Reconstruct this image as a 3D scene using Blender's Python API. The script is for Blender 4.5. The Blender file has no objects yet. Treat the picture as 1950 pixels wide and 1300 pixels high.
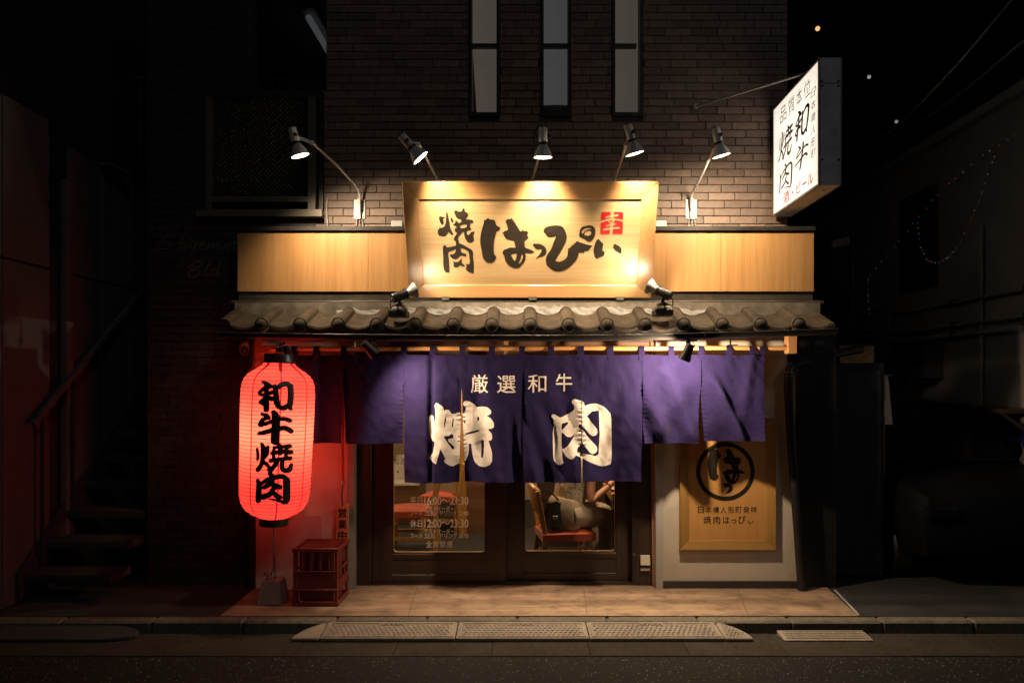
import bpy, bmesh, math, random
from mathutils import Vector as V, Matrix
from mathutils.geometry import delaunay_2d_cdt
from mathutils.noise import noise as mnoise

random.seed(7)
sc = bpy.context.scene
COL = sc.collection
R = math.radians

# ------------------------------------------------------------------ camera
F, CX, CY, CAMD, EYE = 1375.0, 999.0, 734.0, 5.5, 1.54      # focal length and principal point in photo pixels
cam = bpy.data.cameras.new('camera')
camo = bpy.data.objects.new('camera', cam)
COL.objects.link(camo)
camo.location = (0, -CAMD, EYE)
camo.rotation_euler = (R(90), 0, 0)
cam.sensor_width = 36
cam.lens = 36 * F / 1950
cam.shift_x = -(CX - 975) / 1950
cam.shift_y = (CY - 650) / 1950
cam.clip_end = 300
sc.camera = camo

# ------------------------------------------------------------------ night sky
w = bpy.data.worlds.new('World')
sc.world = w
w.use_nodes = True
wn = w.node_tree
wn.nodes.clear()
wo = wn.nodes.new('ShaderNodeOutputWorld')
wb = wn.nodes.new('ShaderNodeBackground')
ws = wn.nodes.new('ShaderNodeTexSky')
ws.sky_type = 'NISHITA'
ws.sun_disc = False
ws.sun_elevation = R(-3)
ws.sun_rotation = R(200)
wb.inputs['Strength'].default_value = 0.05
wn.links.new(ws.outputs[0], wb.inputs[0])
wn.links.new(wb.outputs[0], wo.inputs[0])
# faint cool fill added from the street side, standing in for unseen street light
sun = bpy.data.lights.new('street_fill', 'SUN')
sun.energy = 0.10
sun.angle = R(14)
sun.color = (.92, .95, 1.0)
suno = bpy.data.objects.new('street_fill', sun)
COL.objects.link(suno)
suno.rotation_euler = V((-.45, .75, -.62)).to_track_quat('-Z', 'Y').to_euler()

sc.view_settings.view_transform = 'Standard'
sc.view_settings.look = 'None'
sc.view_settings.exposure = 0
sc.view_settings.gamma = 1
sc.view_settings.use_curve_mapping = False
sc.render.engine = 'CYCLES'
sc.cycles.use_denoising = True
sc.cycles.max_bounces = 6
sc.cycles.diffuse_bounces = 3
sc.cycles.glossy_bounces = 3
sc.cycles.transmission_bounces = 5
sc.cycles.transparent_max_bounces = 8
sc.cycles.sample_clamp_indirect = 3
sc.cycles.caustics_reflective = False
sc.cycles.caustics_refractive = False


def PX(px, py, Z):
    """photo pixel at distance Z from the camera -> world point"""
    return V(((px - CX) * Z / F, Z - CAMD, EYE - (py - CY) * Z / F))


def sx(px, Z):
    return (px - CX) * Z / F


def sz(py, Z):
    return EYE - (py - CY) * Z / F


# ------------------------------------------------------------------ materials
def nt_new(name):
    m = bpy.data.materials.new(name)
    m.use_nodes = True
    t = m.node_tree
    t.nodes.clear()
    out = t.nodes.new('ShaderNodeOutputMaterial')
    return m, t, out


def mat(name, col, rough=0.6, metal=0.0, var=0.18, scale=6.0, stretch=(1, 1, 1), bump=0.0, bscale=80.0,
        bstretch=None, spec=0.5, rnd=0.0, dirt=0.0, dirtcol=(0.02, 0.015, 0.01), dscale=3.0, coat=0.0, sheen=0.0,
        attr=None, emit=None, estr=0.0, rvar=0.1):
    m, t, out = nt_new(name)
    N, L = t.nodes.new, t.links.new
    p = N('ShaderNodeBsdfPrincipled')
    L(p.outputs[0], out.inputs[0])
    tc = N('ShaderNodeTexCoord')
    mp = N('ShaderNodeMapping')
    mp.inputs['Scale'].default_value = stretch
    L(tc.outputs['Object'], mp.inputs['Vector'])
    no = N('ShaderNodeTexNoise')
    no.inputs['Scale'].default_value = scale
    no.inputs['Detail'].default_value = 6
    no.inputs['Roughness'].default_value = 0.6
    L(mp.outputs[0], no.inputs['Vector'])
    rp = N('ShaderNodeValToRGB')
    a = [max(0, c * (1 - var)) for c in col]
    b = [min(1, c * (1 + var)) for c in col]
    rp.color_ramp.elements[0].position = 0.3
    rp.color_ramp.elements[1].position = 0.7
    rp.color_ramp.elements[0].color = (*a, 1)
    rp.color_ramp.elements[1].color = (*b, 1)
    L(no.outputs['Fac'], rp.inputs[0])
    c = rp.outputs[0]
    if rnd:
        if attr:
            oi = N('ShaderNodeAttribute'); oi.attribute_name = attr
            ro = oi.outputs['Fac']
        else:
            oi = N('ShaderNodeObjectInfo')
            ro = oi.outputs['Random']
        mr = N('ShaderNodeMapRange')
        mr.inputs['To Min'].default_value = 1 - rnd
        mr.inputs['To Max'].default_value = 1 + rnd
        L(ro, mr.inputs['Value'])
        vm = N('ShaderNodeVectorMath'); vm.operation = 'SCALE'
        L(c, vm.inputs[0]); L(mr.outputs[0], vm.inputs['Scale'])
        c = vm.outputs[0]
    if dirt:
        n2 = N('ShaderNodeTexNoise')
        n2.inputs['Scale'].default_value = dscale
        n2.inputs['Detail'].default_value = 8
        n2.inputs['Roughness'].default_value = 0.7
        L(tc.outputs['Object'], n2.inputs['Vector'])
        m2 = N('ShaderNodeMapRange')
        m2.inputs['From Min'].default_value = 0.48
        m2.inputs['From Max'].default_value = 0.72
        m2.inputs['To Max'].default_value = dirt
        L(n2.outputs['Fac'], m2.inputs['Value'])
        mx = N('ShaderNodeMix'); mx.data_type = 'RGBA'
        L(m2.outputs[0], mx.inputs[0]); L(c, mx.inputs[6])
        mx.inputs[7].default_value = (*dirtcol, 1)
        c = mx.outputs[2]
    L(c, p.inputs['Base Color'])
    if rvar:
        rr = N('ShaderNodeMapRange')
        rr.inputs['To Min'].default_value = max(0.02, rough - rvar)
        rr.inputs['To Max'].default_value = min(1, rough + rvar)
        L(no.outputs['Fac'], rr.inputs['Value'])
        L(rr.outputs[0], p.inputs['Roughness'])
    else:
        p.inputs['Roughness'].default_value = rough
    p.inputs['Metallic'].default_value = metal
    p.inputs['Specular IOR Level'].default_value = spec
    p.inputs['Coat Weight'].default_value = coat
    if sheen:
        p.inputs['Sheen Weight'].default_value = sheen
        p.inputs['Sheen Roughness'].default_value = 0.4
    if emit:
        p.inputs['Emission Color'].default_value = (*emit, 1)
        p.inputs['Emission Strength'].default_value = estr
    if bump:
        mb = N('ShaderNodeMapping')
        mb.inputs['Scale'].default_value = bstretch or stretch
        L(tc.outputs['Object'], mb.inputs['Vector'])
        nb = N('ShaderNodeTexNoise')
        nb.inputs['Scale'].default_value = bscale
        nb.inputs['Detail'].default_value = 4
        L(mb.outputs[0], nb.inputs['Vector'])
        bu = N('ShaderNodeBump')
        bu.inputs['Strength'].default_value = bump
        bu.inputs['Distance'].default_value = 0.004
        L(nb.outputs['Fac'], bu.inputs['Height'])
        L(bu.outputs[0], p.inputs['Normal'])
    return m


def emission(name, col, s):
    m, t, out = nt_new(name)
    e = t.nodes.new('ShaderNodeEmission')
    e.inputs[0].default_value = (*col, 1)
    e.inputs[1].default_value = s
    t.links.new(e.outputs[0], out.inputs[0])
    return m


def glass_mat(name, tint=(0.9, 0.9, 0.88), refl=0.08, bump=None):
    m, t, out = nt_new(name)
    N, L = t.nodes.new, t.links.new
    tr = N('ShaderNodeBsdfTransparent'); tr.inputs[0].default_value = (*tint, 1)
    gl = N('ShaderNodeBsdfGlossy'); gl.inputs['Roughness'].default_value = 0.03
    fr = N('ShaderNodeLayerWeight'); fr.inputs[0].default_value = 0.25
    mr = N('ShaderNodeMapRange'); mr.inputs['To Min'].default_value = refl; mr.inputs['To Max'].default_value = 0.7
    L(fr.outputs['Facing'], mr.inputs['Value'])
    mx = N('ShaderNodeMixShader')
    L(mr.outputs[0], mx.inputs[0]); L(tr.outputs[0], mx.inputs[1]); L(gl.outputs[0], mx.inputs[2])
    L(mx.outputs[0], out.inputs[0])
    return m


def wood_mat(name, col, dark, axis='x', rough=0.5, scale=1.0, dirt=0.0, contrast=1.0, coat=0.0):
    """fine streaked grain along one axis"""
    st = {'x': (1.2, 40, 40), 'z': (40, 40, 1.2), 'y': (40, 1.2, 40)}[axis]
    m, t, out = nt_new(name)
    N, L = t.nodes.new, t.links.new
    p = N('ShaderNodeBsdfPrincipled'); L(p.outputs[0], out.inputs[0])
    tc = N('ShaderNodeTexCoord')
    mp = N('ShaderNodeMapping'); mp.inputs['Scale'].default_value = [s * scale for s in st]
    L(tc.outputs['Object'], mp.inputs['Vector'])
    no = N('ShaderNodeTexNoise'); no.inputs['Scale'].default_value = 2.2; no.inputs['Detail'].default_value = 8
    no.inputs['Roughness'].default_value = 0.65; no.inputs['Distortion'].default_value = 0.4
    L(mp.outputs[0], no.inputs['Vector'])
    n2 = N('ShaderNodeTexNoise'); n2.inputs['Scale'].default_value = 0.35; n2.inputs['Detail'].default_value = 3
    L(mp.outputs[0], n2.inputs['Vector'])
    ad = N('ShaderNodeMath'); ad.operation = 'ADD'
    L(no.outputs['Fac'], ad.inputs[0]); L(n2.outputs['Fac'], ad.inputs[1])
    rp = N('ShaderNodeValToRGB')
    rp.color_ramp.elements[0].position = 0.5 - 0.22 / contrast * 0.5
    rp.color_ramp.elements[1].position = 0.5 + 0.22 / contrast * 0.5
    rp.color_ramp.elements[0].color = (*dark, 1)
    rp.color_ramp.elements[1].color = (*col, 1)
    hf = N('ShaderNodeMath'); hf.operation = 'MULTIPLY'; hf.inputs[1].default_value = 0.5
    L(ad.outputs[0], hf.inputs[0]); L(hf.outputs[0], rp.inputs[0])
    c = rp.outputs[0]
    if dirt:
        n3 = N('ShaderNodeTexNoise'); n3.inputs['Scale'].default_value = 4; n3.inputs['Detail'].default_value = 8
        L(tc.outputs['Object'], n3.inputs['Vector'])
        m2 = N('ShaderNodeMapRange'); m2.inputs['From Min'].default_value = 0.5; m2.inputs['From Max'].default_value = 0.75
        m2.inputs['To Max'].default_value = dirt
        L(n3.outputs['Fac'], m2.inputs['Value'])
        mx = N('ShaderNodeMix'); mx.data_type = 'RGBA'
        L(m2.outputs[0], mx.inputs[0]); L(c, mx.inputs[6]); mx.inputs[7].default_value = (dark[0] * .3, dark[1] * .3, dark[2] * .3, 1)
        c = mx.outputs[2]
    L(c, p.inputs['Base Color'])
    p.inputs['Roughness'].default_value = rough
    p.inputs['Coat Weight'].default_value = coat
    p.inputs['Coat Roughness'].default_value = 0.25
    bu = N('ShaderNodeBump'); bu.inputs['Strength'].default_value = 0.12; bu.inputs['Distance'].default_value = 0.002
    L(no.outputs['Fac'], bu.inputs['Height']); L(bu.outputs[0], p.inputs['Normal'])
    return m


# ------------------------------------------------------------------ mesh builder
class MB:
    def __init__(self):
        self.v, self.f = [], []

    def add(self, vs, fs):
        o = len(self.v)
        self.v += [V(a) for a in vs]
        self.f += [[o + i for i in f] for f in fs]
        return self

    def box(self, x0, x1, y0, y1, z0, z1):
        return self.add([(x0, y0, z0), (x1, y0, z0), (x1, y1, z0), (x0, y1, z0), (x0, y0, z1), (x1, y0, z1), (x1, y1, z1), (x0, y1, z1)],
                        [(3, 2, 1, 0), (4, 5, 6, 7), (0, 1, 5, 4), (1, 2, 6, 5), (2, 3, 7, 6), (3, 0, 4, 7)])

    def hexa(self, b, t):
        """b, t: four bottom and four top corners"""
        return self.add(list(b) + list(t), [(3, 2, 1, 0), (4, 5, 6, 7), (0, 1, 5, 4), (1, 2, 6, 5), (2, 3, 7, 6), (3, 0, 4, 7)])

    def bar(self, p, q, w, h, up=(0, 0, 1)):
        p, q = V(p), V(q)
        d = (q - p).normalized()
        u = V(up)
        if abs(d.dot(u)) > 0.98:
            u = V((0, 1, 0))
        s = d.cross(u).normalized() * w / 2
        u = s.cross(d).normalized() * h / 2
        return self.hexa([p - s - u, p + s - u, p + s + u, p - s + u], [q - s - u, q + s - u, q + s + u, q - s + u])

    def tube(self, pts, r, n=8, cap=True):
        pts = [V(p) for p in pts]
        rs = r if isinstance(r, (list, tuple)) else [r] * len(pts)
        rings = []
        up = None
        for i, p in enumerate(pts):
            a = pts[max(0, i - 1)]
            b = pts[min(len(pts) - 1, i + 1)]
            d = (b - a).normalized()
            if up is None:
                up = V((0, 0, 1)) if abs(d.z) < 0.9 else V((1, 0, 0))
            s = d.cross(up).normalized()
            up = s.cross(d).normalized()
            rings.append([p + (s * math.cos(2 * math.pi * k / n) + up * math.sin(2 * math.pi * k / n)) * rs[i] for k in range(n)])
        vs = [a for ring in rings for a in ring]
        fs = []
        for i in range(len(pts) - 1):
            for k in range(n):
                k2 = (k + 1) % n
                fs.append((i * n + k, i * n + k2, (i + 1) * n + k2, (i + 1) * n + k))
        if cap:
            fs.append(tuple(range(n))[::-1])
            fs.append(tuple((len(pts) - 1) * n + k for k in range(n)))
        return self.add(vs, fs)

    def lathe(self, prof, org, axis=(0, 0, 1), n=24, cap=False):
        """prof: (radius, height along axis)"""
        ax = V(axis).normalized()
        u = V((1, 0, 0)) if abs(ax.x) < 0.8 else V((0, 1, 0))
        s = ax.cross(u).normalized()
        u = s.cross(ax).normalized()
        org = V(org)
        vs = []
        for r, h in prof:
            for k in range(n):
                a = 2 * math.pi * k / n
                vs.append(org + ax * h + (u * math.cos(a) + s * math.sin(a)) * max(r, 1e-5))
        fs = []
        for i in range(len(prof) - 1):
            for k in range(n):
                k2 = (k + 1) % n
                fs.append((i * n + k, i * n + k2, (i + 1) * n + k2, (i + 1) * n + k))
        if cap:
            fs.append(tuple(range(n))[::-1])
            fs.append(tuple((len(prof) - 1) * n + k for k in range(n)))
        return self.add(vs, fs)

    def sphere(self, c, r, n=12, m=8, sc=(1, 1, 1)):
        vs, fs = [], []
        c = V(c)
        for i in range(m + 1):
            t = math.pi * i / m
            for k in range(n):
                a = 2 * math.pi * k / n
                vs.append(c + V((math.sin(t) * math.cos(a) * sc[0], math.sin(t) * math.sin(a) * sc[1], math.cos(t) * sc[2])) * r)
        for i in range(m):
            for k in range(n):
                k2 = (k + 1) % n
                fs.append((i * n + k, (i + 1) * n + k, (i + 1) * n + k2, i * n + k2))
        return self.add(vs, fs)

    def torus(self, c, ax, r, r2, n=14, m=6, stretch=1.0, sdir=None):
        pts = []
        ax = V(ax).normalized()
        u = V(sdir) if sdir is not None else (V((1, 0, 0)) if abs(ax.x) < 0.8 else V((0, 1, 0)))
        s = ax.cross(u).normalized()
        u = s.cross(ax).normalized()
        c = V(c)
        vs, fs = [], []
        for i in range(n):
            a = 2 * math.pi * i / n
            rad = u * math.cos(a) + s * math.sin(a)
            ctr = c + u * math.cos(a) * r * stretch + s * math.sin(a) * r
            for k in range(m):
                b = 2 * math.pi * k / m
                vs.append(ctr + rad * math.cos(b) * r2 + ax * math.sin(b) * r2)
        for i in range(n):
            for k in range(m):
                i2, k2 = (i + 1) % n, (k + 1) % m
                fs.append((i * m + k, i2 * m + k, i2 * m + k2, i * m + k2))
        return self.add(vs, fs)

    def grid(self, fn, nu, nv):
        vs = [fn(i / nu, j / nv) for j in range(nv + 1) for i in range(nu + 1)]
        fs = [(j * (nu + 1) + i, j * (nu + 1) + i + 1, (j + 1) * (nu + 1) + i + 1, (j + 1) * (nu + 1) + i)
              for j in range(nv) for i in range(nu)]
        return self.add(vs, fs)

    def prism(self, poly, fn, d):
        """poly: 2D points mapped by fn into space, extruded by the vector d"""
        n = len(poly)
        a = [V(fn(*p)) for p in poly]
        b = [p + V(d) for p in a]
        return self.add(a + b, [tuple(range(n)), tuple(range(2 * n - 1, n - 1, -1))] + [(i, n + i, n + (i + 1) % n, (i + 1) % n) for i in range(n)])


ORG = {}


def root_loc(o):
    while o.parent:
        o = o.parent
    return ORG.get(o.name, V((0, 0, 0)))


def finish(name, mb, bevel=0.0, smooth=0.0, keep=False, attr=None):
    me = bpy.data.meshes.new(name)
    me.from_pydata([tuple(a) for a in mb.v], [], mb.f)
    bm = bmesh.new()
    bm.from_mesh(me)
    if not keep:
        bmesh.ops.remove_doubles(bm, verts=bm.verts, dist=1e-5)
        bmesh.ops.recalc_face_normals(bm, faces=bm.faces)
    if bevel:
        ed = [e for e in bm.edges if len(e.link_faces) == 2 and e.calc_face_angle(0) > R(35)]
        bmesh.ops.bevel(bm, geom=ed, offset=bevel, segments=1, affect='EDGES', clamp_overlap=True)
    bm.to_mesh(me)
    bm.free()
    if smooth:
        me.polygons.foreach_set('use_smooth', [True] * len(me.polygons))
        me.set_sharp_from_angle(angle=R(smooth))
    return me


def obj(name, mb, m, parent=None, bevel=0.0, smooth=0.0, label=None, kind=None, keep=False):
    if parent is not None:
        l = root_loc(parent)
        mb.v = [a - l for a in mb.v]
    me = finish(name, mb, bevel, smooth, keep)
    me.materials.append(m)
    o = bpy.data.objects.new(name, me)
    COL.objects.link(o)
    if parent is not None:
        o.parent = parent
    if label:
        o['label'] = label
    if kind:
        o['kind'] = kind
    return o


def thing(name, label, cat, loc=(0, 0, 0), group=None):
    o = bpy.data.objects.new(name, None)
    o.empty_display_size = 0.1
    COL.objects.link(o)
    o.location = loc
    ORG[o.name] = V(loc)
    o['label'] = label
    o['category'] = cat
    if group:
        o['group'] = group
    return o


def structure(name, mb, m, **k):
    return obj(name, mb, m, kind='structure', **k)


def light(name, kind, loc, energy, col, parent=None, size=0.03, aim=None, angle=None, blend=0.6):
    l = bpy.data.lights.new(name, kind)
    l.energy = energy
    l.color = col
    if kind in ('POINT', 'SPOT'):
        l.shadow_soft_size = size
    if kind == 'SPOT':
        l.spot_size = R(angle)
        l.spot_blend = blend
    o = bpy.data.objects.new(name, l)
    COL.objects.link(o)
    loc = V(loc)
    if parent is not None:
        loc = loc - root_loc(parent)
        o.parent = parent
    o.location = loc
    if aim is not None:
        o.rotation_euler = V(aim).to_track_quat('-Z', 'Y').to_euler()
    return o


# ------------------------------------------------------------------ lettering helpers
def stroke(pts, ws, cap=8):
    """a brush stroke as a list of overlapping 2D polygons"""
    out = []
    if not isinstance(ws, (list, tuple)):
        ws = [ws] * len(pts)
    # smooth by Catmull-Rom
    P, W = [], []
    n = len(pts)
    for i in range(n - 1):
        p0, p1, p2, p3 = pts[max(0, i - 1)], pts[i], pts[i + 1], pts[min(n - 1, i + 2)]
        k = 4 if n > 2 else 1
        for j in range(k):
            t = j / k
            q = [0.5 * (2 * p1[c] + (p2[c] - p0[c]) * t + (2 * p0[c] - 5 * p1[c] + 4 * p2[c] - p3[c]) * t * t + (3 * p1[c] - p0[c] - 3 * p2[c] + p3[c]) * t ** 3) for c in (0, 1)]
            P.append(q)
            W.append(ws[i] * (1 - t) + ws[i + 1] * t)
    P.append(list(pts[-1])); W.append(ws[-1])
    for i, (p, wd) in enumerate(zip(P, W)):
        out.append([(p[0] + wd / 2 * math.cos(2 * math.pi * k / cap + .2), p[1] + wd / 2 * math.sin(2 * math.pi * k / cap + .2)) for k in range(cap)])
        if i:
            a, wa = P[i - 1], W[i - 1]
            dx, dy = p[0] - a[0], p[1] - a[1]
            l = math.hypot(dx, dy) or 1
            nx, ny = -dy / l, dx / l
            out.append([(a[0] + nx * wa / 2, a[1] + ny * wa / 2), (a[0] - nx * wa / 2, a[1] - ny * wa / 2),
                        (p[0] - nx * wd / 2, p[1] - ny * wd / 2), (p[0] + nx * wd / 2, p[1] + ny * wd / 2)])
    return out


def spline(poly, k=3):
    """round off a traced outline a little"""
    out = []
    n = len(poly)
    for i in range(n):
        p0, p1, p2, p3 = poly[i - 1], poly[i], poly[(i + 1) % n], poly[(i + 2) % n]
        for j in range(k):
            t = j / k
            m1 = [(p2[c] - p0[c]) * 0.3 for c in (0, 1)]
            m2 = [(p3[c] - p1[c]) * 0.3 for c in (0, 1)]
            h = (2 * t ** 3 - 3 * t * t + 1, t ** 3 - 2 * t * t + t, -2 * t ** 3 + 3 * t * t, t ** 3 - t * t)
            out.append(tuple(h[0] * p1[c] + h[1] * m1[c] + h[2] * p2[c] + h[3] * m2[c] for c in (0, 1)))
    return out


def shape2d(pos, neg=(), pos2=(), cell=None, cut=()):
    """union of pos minus neg plus pos2, minus cut -> triangles (2D), optionally diced on a square grid"""
    vs, fs, tags = [], [], []
    for t, polys in ((1, pos), (2, neg), (3, pos2), (4, cut)):
        for p in polys:
            o = len(vs)
            if sum(p[i - 1][0] * p[i][1] - p[i][0] * p[i - 1][1] for i in range(len(p))) < 0:
                p = p[::-1]
            vs += [V((a[0], a[1])) for a in p]
            fs.append(list(range(o, o + len(p))))
            tags.append(t)
    sc_ = max(abs(c) for a in vs for c in a)
    r = delaunay_2d_cdt(vs, [], fs, 1, sc_ * 1e-6)
    ov, of, oo = r[0], r[2], r[5]
    keep = []
    for f, o in zip(of, oo):
        s = {tags[i] for i in o}
        if 4 not in s and (3 in s or (1 in s and 2 not in s)):
            keep.append(f)
    used = sorted({i for f in keep for i in f})
    ix = {a: i for i, a in enumerate(used)}
    vs, fs = [tuple(ov[i]) for i in used], [[ix[i] for i in f] for f in keep]
    return dice(vs, fs, cell) if cell else (vs, fs)


def dice(vs, fs, cell):
    bm = bmesh.new()
    bv = [bm.verts.new((a[0], a[1], 0)) for a in vs]
    for f in fs:
        try:
            bm.faces.new([bv[i] for i in f])
        except ValueError:
            pass
    for ax in (0, 1):
        lo, hi = min(a[ax] for a in vs), max(a[ax] for a in vs)
        c = lo + cell * .5
        while c < hi:
            no = V((1, 0, 0)) if ax == 0 else V((0, 1, 0))
            bmesh.ops.bisect_plane(bm, geom=bm.verts[:] + bm.edges[:] + bm.faces[:], plane_co=no * c, plane_no=no, dist=1e-5)
            c += cell
    bm.verts.index_update()
    out = [(v.co.x, v.co.y) for v in bm.verts], [[v.index for v in f.verts] for f in bm.faces]
    bm.free()
    return out


def lettering(name, shp, fn, m, parent, label=None):
    vs, fs = shp
    mb = MB().add([fn(*p) for p in vs], fs)
    return obj(name, mb, m, parent, keep=True, label=label)


_fc = {}


def font2d(body, offset=0.0, spacing=1.0, shear=0.0):
    """glyph triangles of the built-in font, size 1, left bottom origin"""
    key = (body, offset, spacing, shear)
    if key not in _fc:
        cu = bpy.data.curves.new('glyphs', 'FONT')
        cu.body = body
        cu.size = 1
        cu.offset = offset
        cu.space_character = spacing
        cu.shear = shear
        cu.resolution_u = 3
        o = bpy.data.objects.new('glyphs', cu)
        COL.objects.link(o)
        dg = bpy.context.evaluated_depsgraph_get()
        me = bpy.data.meshes.new_from_object(o.evaluated_get(dg))
        vs = [(a.co.x, a.co.y) for a in me.vertices]
        fs = [list(p.vertices) for p in me.polygons]
        bpy.data.objects.remove(o)
        bpy.data.curves.remove(cu)
        bpy.data.meshes.remove(me)
        _fc[key] = (vs, fs)
    return _fc[key]


def fit_text(body, x0, y0, x1, y1, offset=0.0, spacing=1.0, shear=0.0, down=True):
    """glyphs stretched into the 2D box; y runs down like the photo when down"""
    vs, fs = font2d(body, offset, spacing, shear)
    ax = min(a[0] for a in vs); bx = max(a[0] for a in vs)
    ay = min(a[1] for a in vs); by = max(a[1] for a in vs)
    out = []
    for a in vs:
        u = (a[0] - ax) / (bx - ax)
        q = (a[1] - ay) / (by - ay)
        out.append((x0 + u * (x1 - x0), (y1 - q * (y1 - y0)) if down else (y0 + q * (y1 - y0))))
    return out, fs


def join2d(*shps):
    vs, fs = [], []
    for a, b in shps:
        o = len(vs)
        vs += a
        fs += [[i + o for i in f] for f in b]
    return vs, fs

# ------------------------------------------------------------------ materials in use
M = {}
M['brick'] = mat('brick', (0.17, 0.115, 0.085), .62, var=.22, scale=30, bump=.55, bscale=90, rnd=.28, dirt=.25, dirtcol=(.05, .035, .03), dscale=9)
M['brick_dimmed'] = mat('brick_dimmed', (0.020, 0.017, 0.016), .62, var=.22, scale=30, bump=.5, bscale=90, rnd=.28, attr='tone')  # same brick, shade painted in on the left to quiet the lantern's red spill
M['brick_far'] = mat('brick_far', (0.17, 0.115, 0.085), .62, var=.22, scale=30, bump=.5, bscale=90, rnd=.28, attr='tone')
M['mortar'] = mat('mortar', (0.045, 0.036, 0.03), .9, scale=20)
M['fascia'] = wood_mat('fascia', (.44, .235, .088), (.34, .170, .055), 'z', .42, scale=1.6)
M['hinoki'] = wood_mat('hinoki', (.47, .265, .110), (.38, .195, .072), 'x', .33, coat=.25)
M['hinoki_v'] = wood_mat('hinoki_v', (.47, .265, .110), (.38, .195, .072), 'z', .33, coat=.25)
M['board'] = wood_mat('board', (.46, .315, .165), (.36, .228, .098), 'x', .38, scale=.8, coat=.12)
M['ink'] = mat('ink', (.016, .0105, .0055), .7, var=.35, scale=14, bump=.2, spec=.2)
M['ink_red'] = mat('ink_red', (.40, .006, .010), .5, var=.1)
M['metal_dark'] = mat('metal_dark', (.030, .026, .022), .42, metal=.3, var=.3, scale=5, dirt=.3, dirtcol=(.1, .08, .06), dscale=6)
M['flash'] = mat('flash', (.075, .062, .048), .4, metal=.5, var=.3, scale=3, stretch=(1, 1, 8), dirt=.5, dirtcol=(.16, .12, .08), dscale=5)
M['black'] = mat('black', (.012, .011, .011), .4, var=.2)
M['tile'] = mat('tile', (.035, .0245, .0148), .8, spec=.15, var=.5, scale=14, bump=.5, bscale=70, rnd=.25, dirt=.55, dirtcol=(.012, .008, .005), dscale=9)
M['tile_disc'] = mat('tile_disc', (.042, .033, .024), .8, spec=.15, var=.25, scale=14, bump=.2, rnd=.12, dirt=.4, dirtcol=(.05, .04, .03), dscale=11)
M['mortar_white'] = mat('mortar_white', (.15, .14, .125), .85, var=.3, scale=18, bump=.8, bscale=40, dirt=.5, dirtcol=(.12, .09, .06), dscale=14)
M['ridge'] = mat('ridge', (.13, .105, .075), .8, var=.45, scale=8, bump=.4, dirt=.6, dirtcol=(.03, .025, .02), dscale=6)
M['plaster'] = mat('plaster', (.56, .46, .36), .8, var=.07, scale=3, bump=.15, bscale=50, dirt=.35, dirtcol=(.3, .22, .15), dscale=1.8)
M['plaster_pale'] = mat('plaster_pale', (.58, .49, .375), .7, var=.06, scale=5, dirt=.3, dirtcol=(.3, .25, .2), dscale=3)
M['skirting'] = mat('skirting', (.045, .033, .025), .6, var=.2)
M['post_pale'] = mat('post_pale', (.42, .39, .34), .55, var=.1, scale=4, stretch=(4, 4, .6))
M['wood_red'] = wood_mat('wood_red', (.42, .19, .09), (.28, .11, .05), 'z', .55)
M['wood_orange'] = wood_mat('wood_orange', (.55, .27, .10), (.42, .18, .06), 'z', .45)
M['wood_dark'] = wood_mat('wood_dark', (.055, .030, .017), (.020, .012, .008), 'z', .42, dirt=.5, coat=.15)
M['wood_dark_h'] = wood_mat('wood_dark_h', (.060, .032, .018), (.022, .013, .008), 'x', .42, dirt=.5, coat=.15)
M['timber'] = wood_mat('timber', (.22, .105, .045), (.12, .055, .022), 'x', .55)
M['bamboo'] = wood_mat('bamboo', (.72, .34, .11), (.62, .26, .08), 'x', .33, coat=.3)
M['glass'] = glass_mat('glass')
M['vinyl'] = mat('vinyl', (.82, .70, .60), .6, var=.05)
m, tt, out = nt_new('vinyl_film')
_a = tt.nodes.new('ShaderNodeBsdfDiffuse'); _a.inputs[0].default_value = (.80, .68, .58, 1)
_b = tt.nodes.new('ShaderNodeBsdfTranslucent'); _b.inputs[0].default_value = (.85, .72, .62, 1)
_m = tt.nodes.new('ShaderNodeMixShader'); _m.inputs[0].default_value = .5
tt.links.new(_a.outputs[0], _m.inputs[1]); tt.links.new(_b.outputs[0], _m.inputs[2]); tt.links.new(_m.outputs[0], out.inputs[0])
M['vinyl'] = m
M['white_metal'] = mat('white_metal', (.42, .41, .38), .4, var=.06, dirt=.3, dirtcol=(.3, .25, .2), dscale=12)
M['lamp_grey'] = mat('lamp_grey', (.66, .63, .57), .36, metal=.1, var=.08)
M['galv'] = mat('galv', (.50, .48, .44), .42, metal=.3, var=.2, scale=40)
M['bulb'] = emission('bulb', (1, .86, .66), 20)
M['noren'] = mat('noren', (.0160, .0100, .046), .85, var=.14, scale=260, stretch=(1, 1, 1), bump=.3, bscale=420, sheen=.06, spec=.12, dirt=.35, dirtcol=(.027, .017, .060), dscale=6)
M['noren_white'] = mat('noren_white', (.80, .68, .56), .85, var=.06, scale=40, bump=.35, bscale=300, spec=.15)
M['noren_small'] = mat('noren_small', (.80, .66, .54), .85, var=.06, scale=40, spec=.15)
M['conc_block'] = mat('conc_block', (.32, .28, .22), .85, var=.2, scale=12, bump=.5, bscale=60, dirt=.4, dirtcol=(.1, .08, .06), dscale=8)
M['steel'] = mat('steel', (.34, .30, .24), .35, metal=.9, var=.2)
M['crate'] = mat('crate', (.20, .030, .018), .45, var=.15, scale=6, dirt=.3, dirtcol=(.06, .02, .015), dscale=6)
M['cord_red'] = mat('cord_red', (.45, .03, .02), .6)
M['bead'] = mat('bead', (.6, .35, .28), .4)
M['plaque'] = wood_mat('plaque', (.55, .26, .08), (.42, .18, .05), 'z', .5)
M['asphalt'] = mat('asphalt', (.0175, .0150, .0130), .8, var=.5, scale=120, bump=1.0, bscale=150, spec=.12, dirt=.4, dirtcol=(.009, .008, .0075), dscale=1.2)
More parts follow.
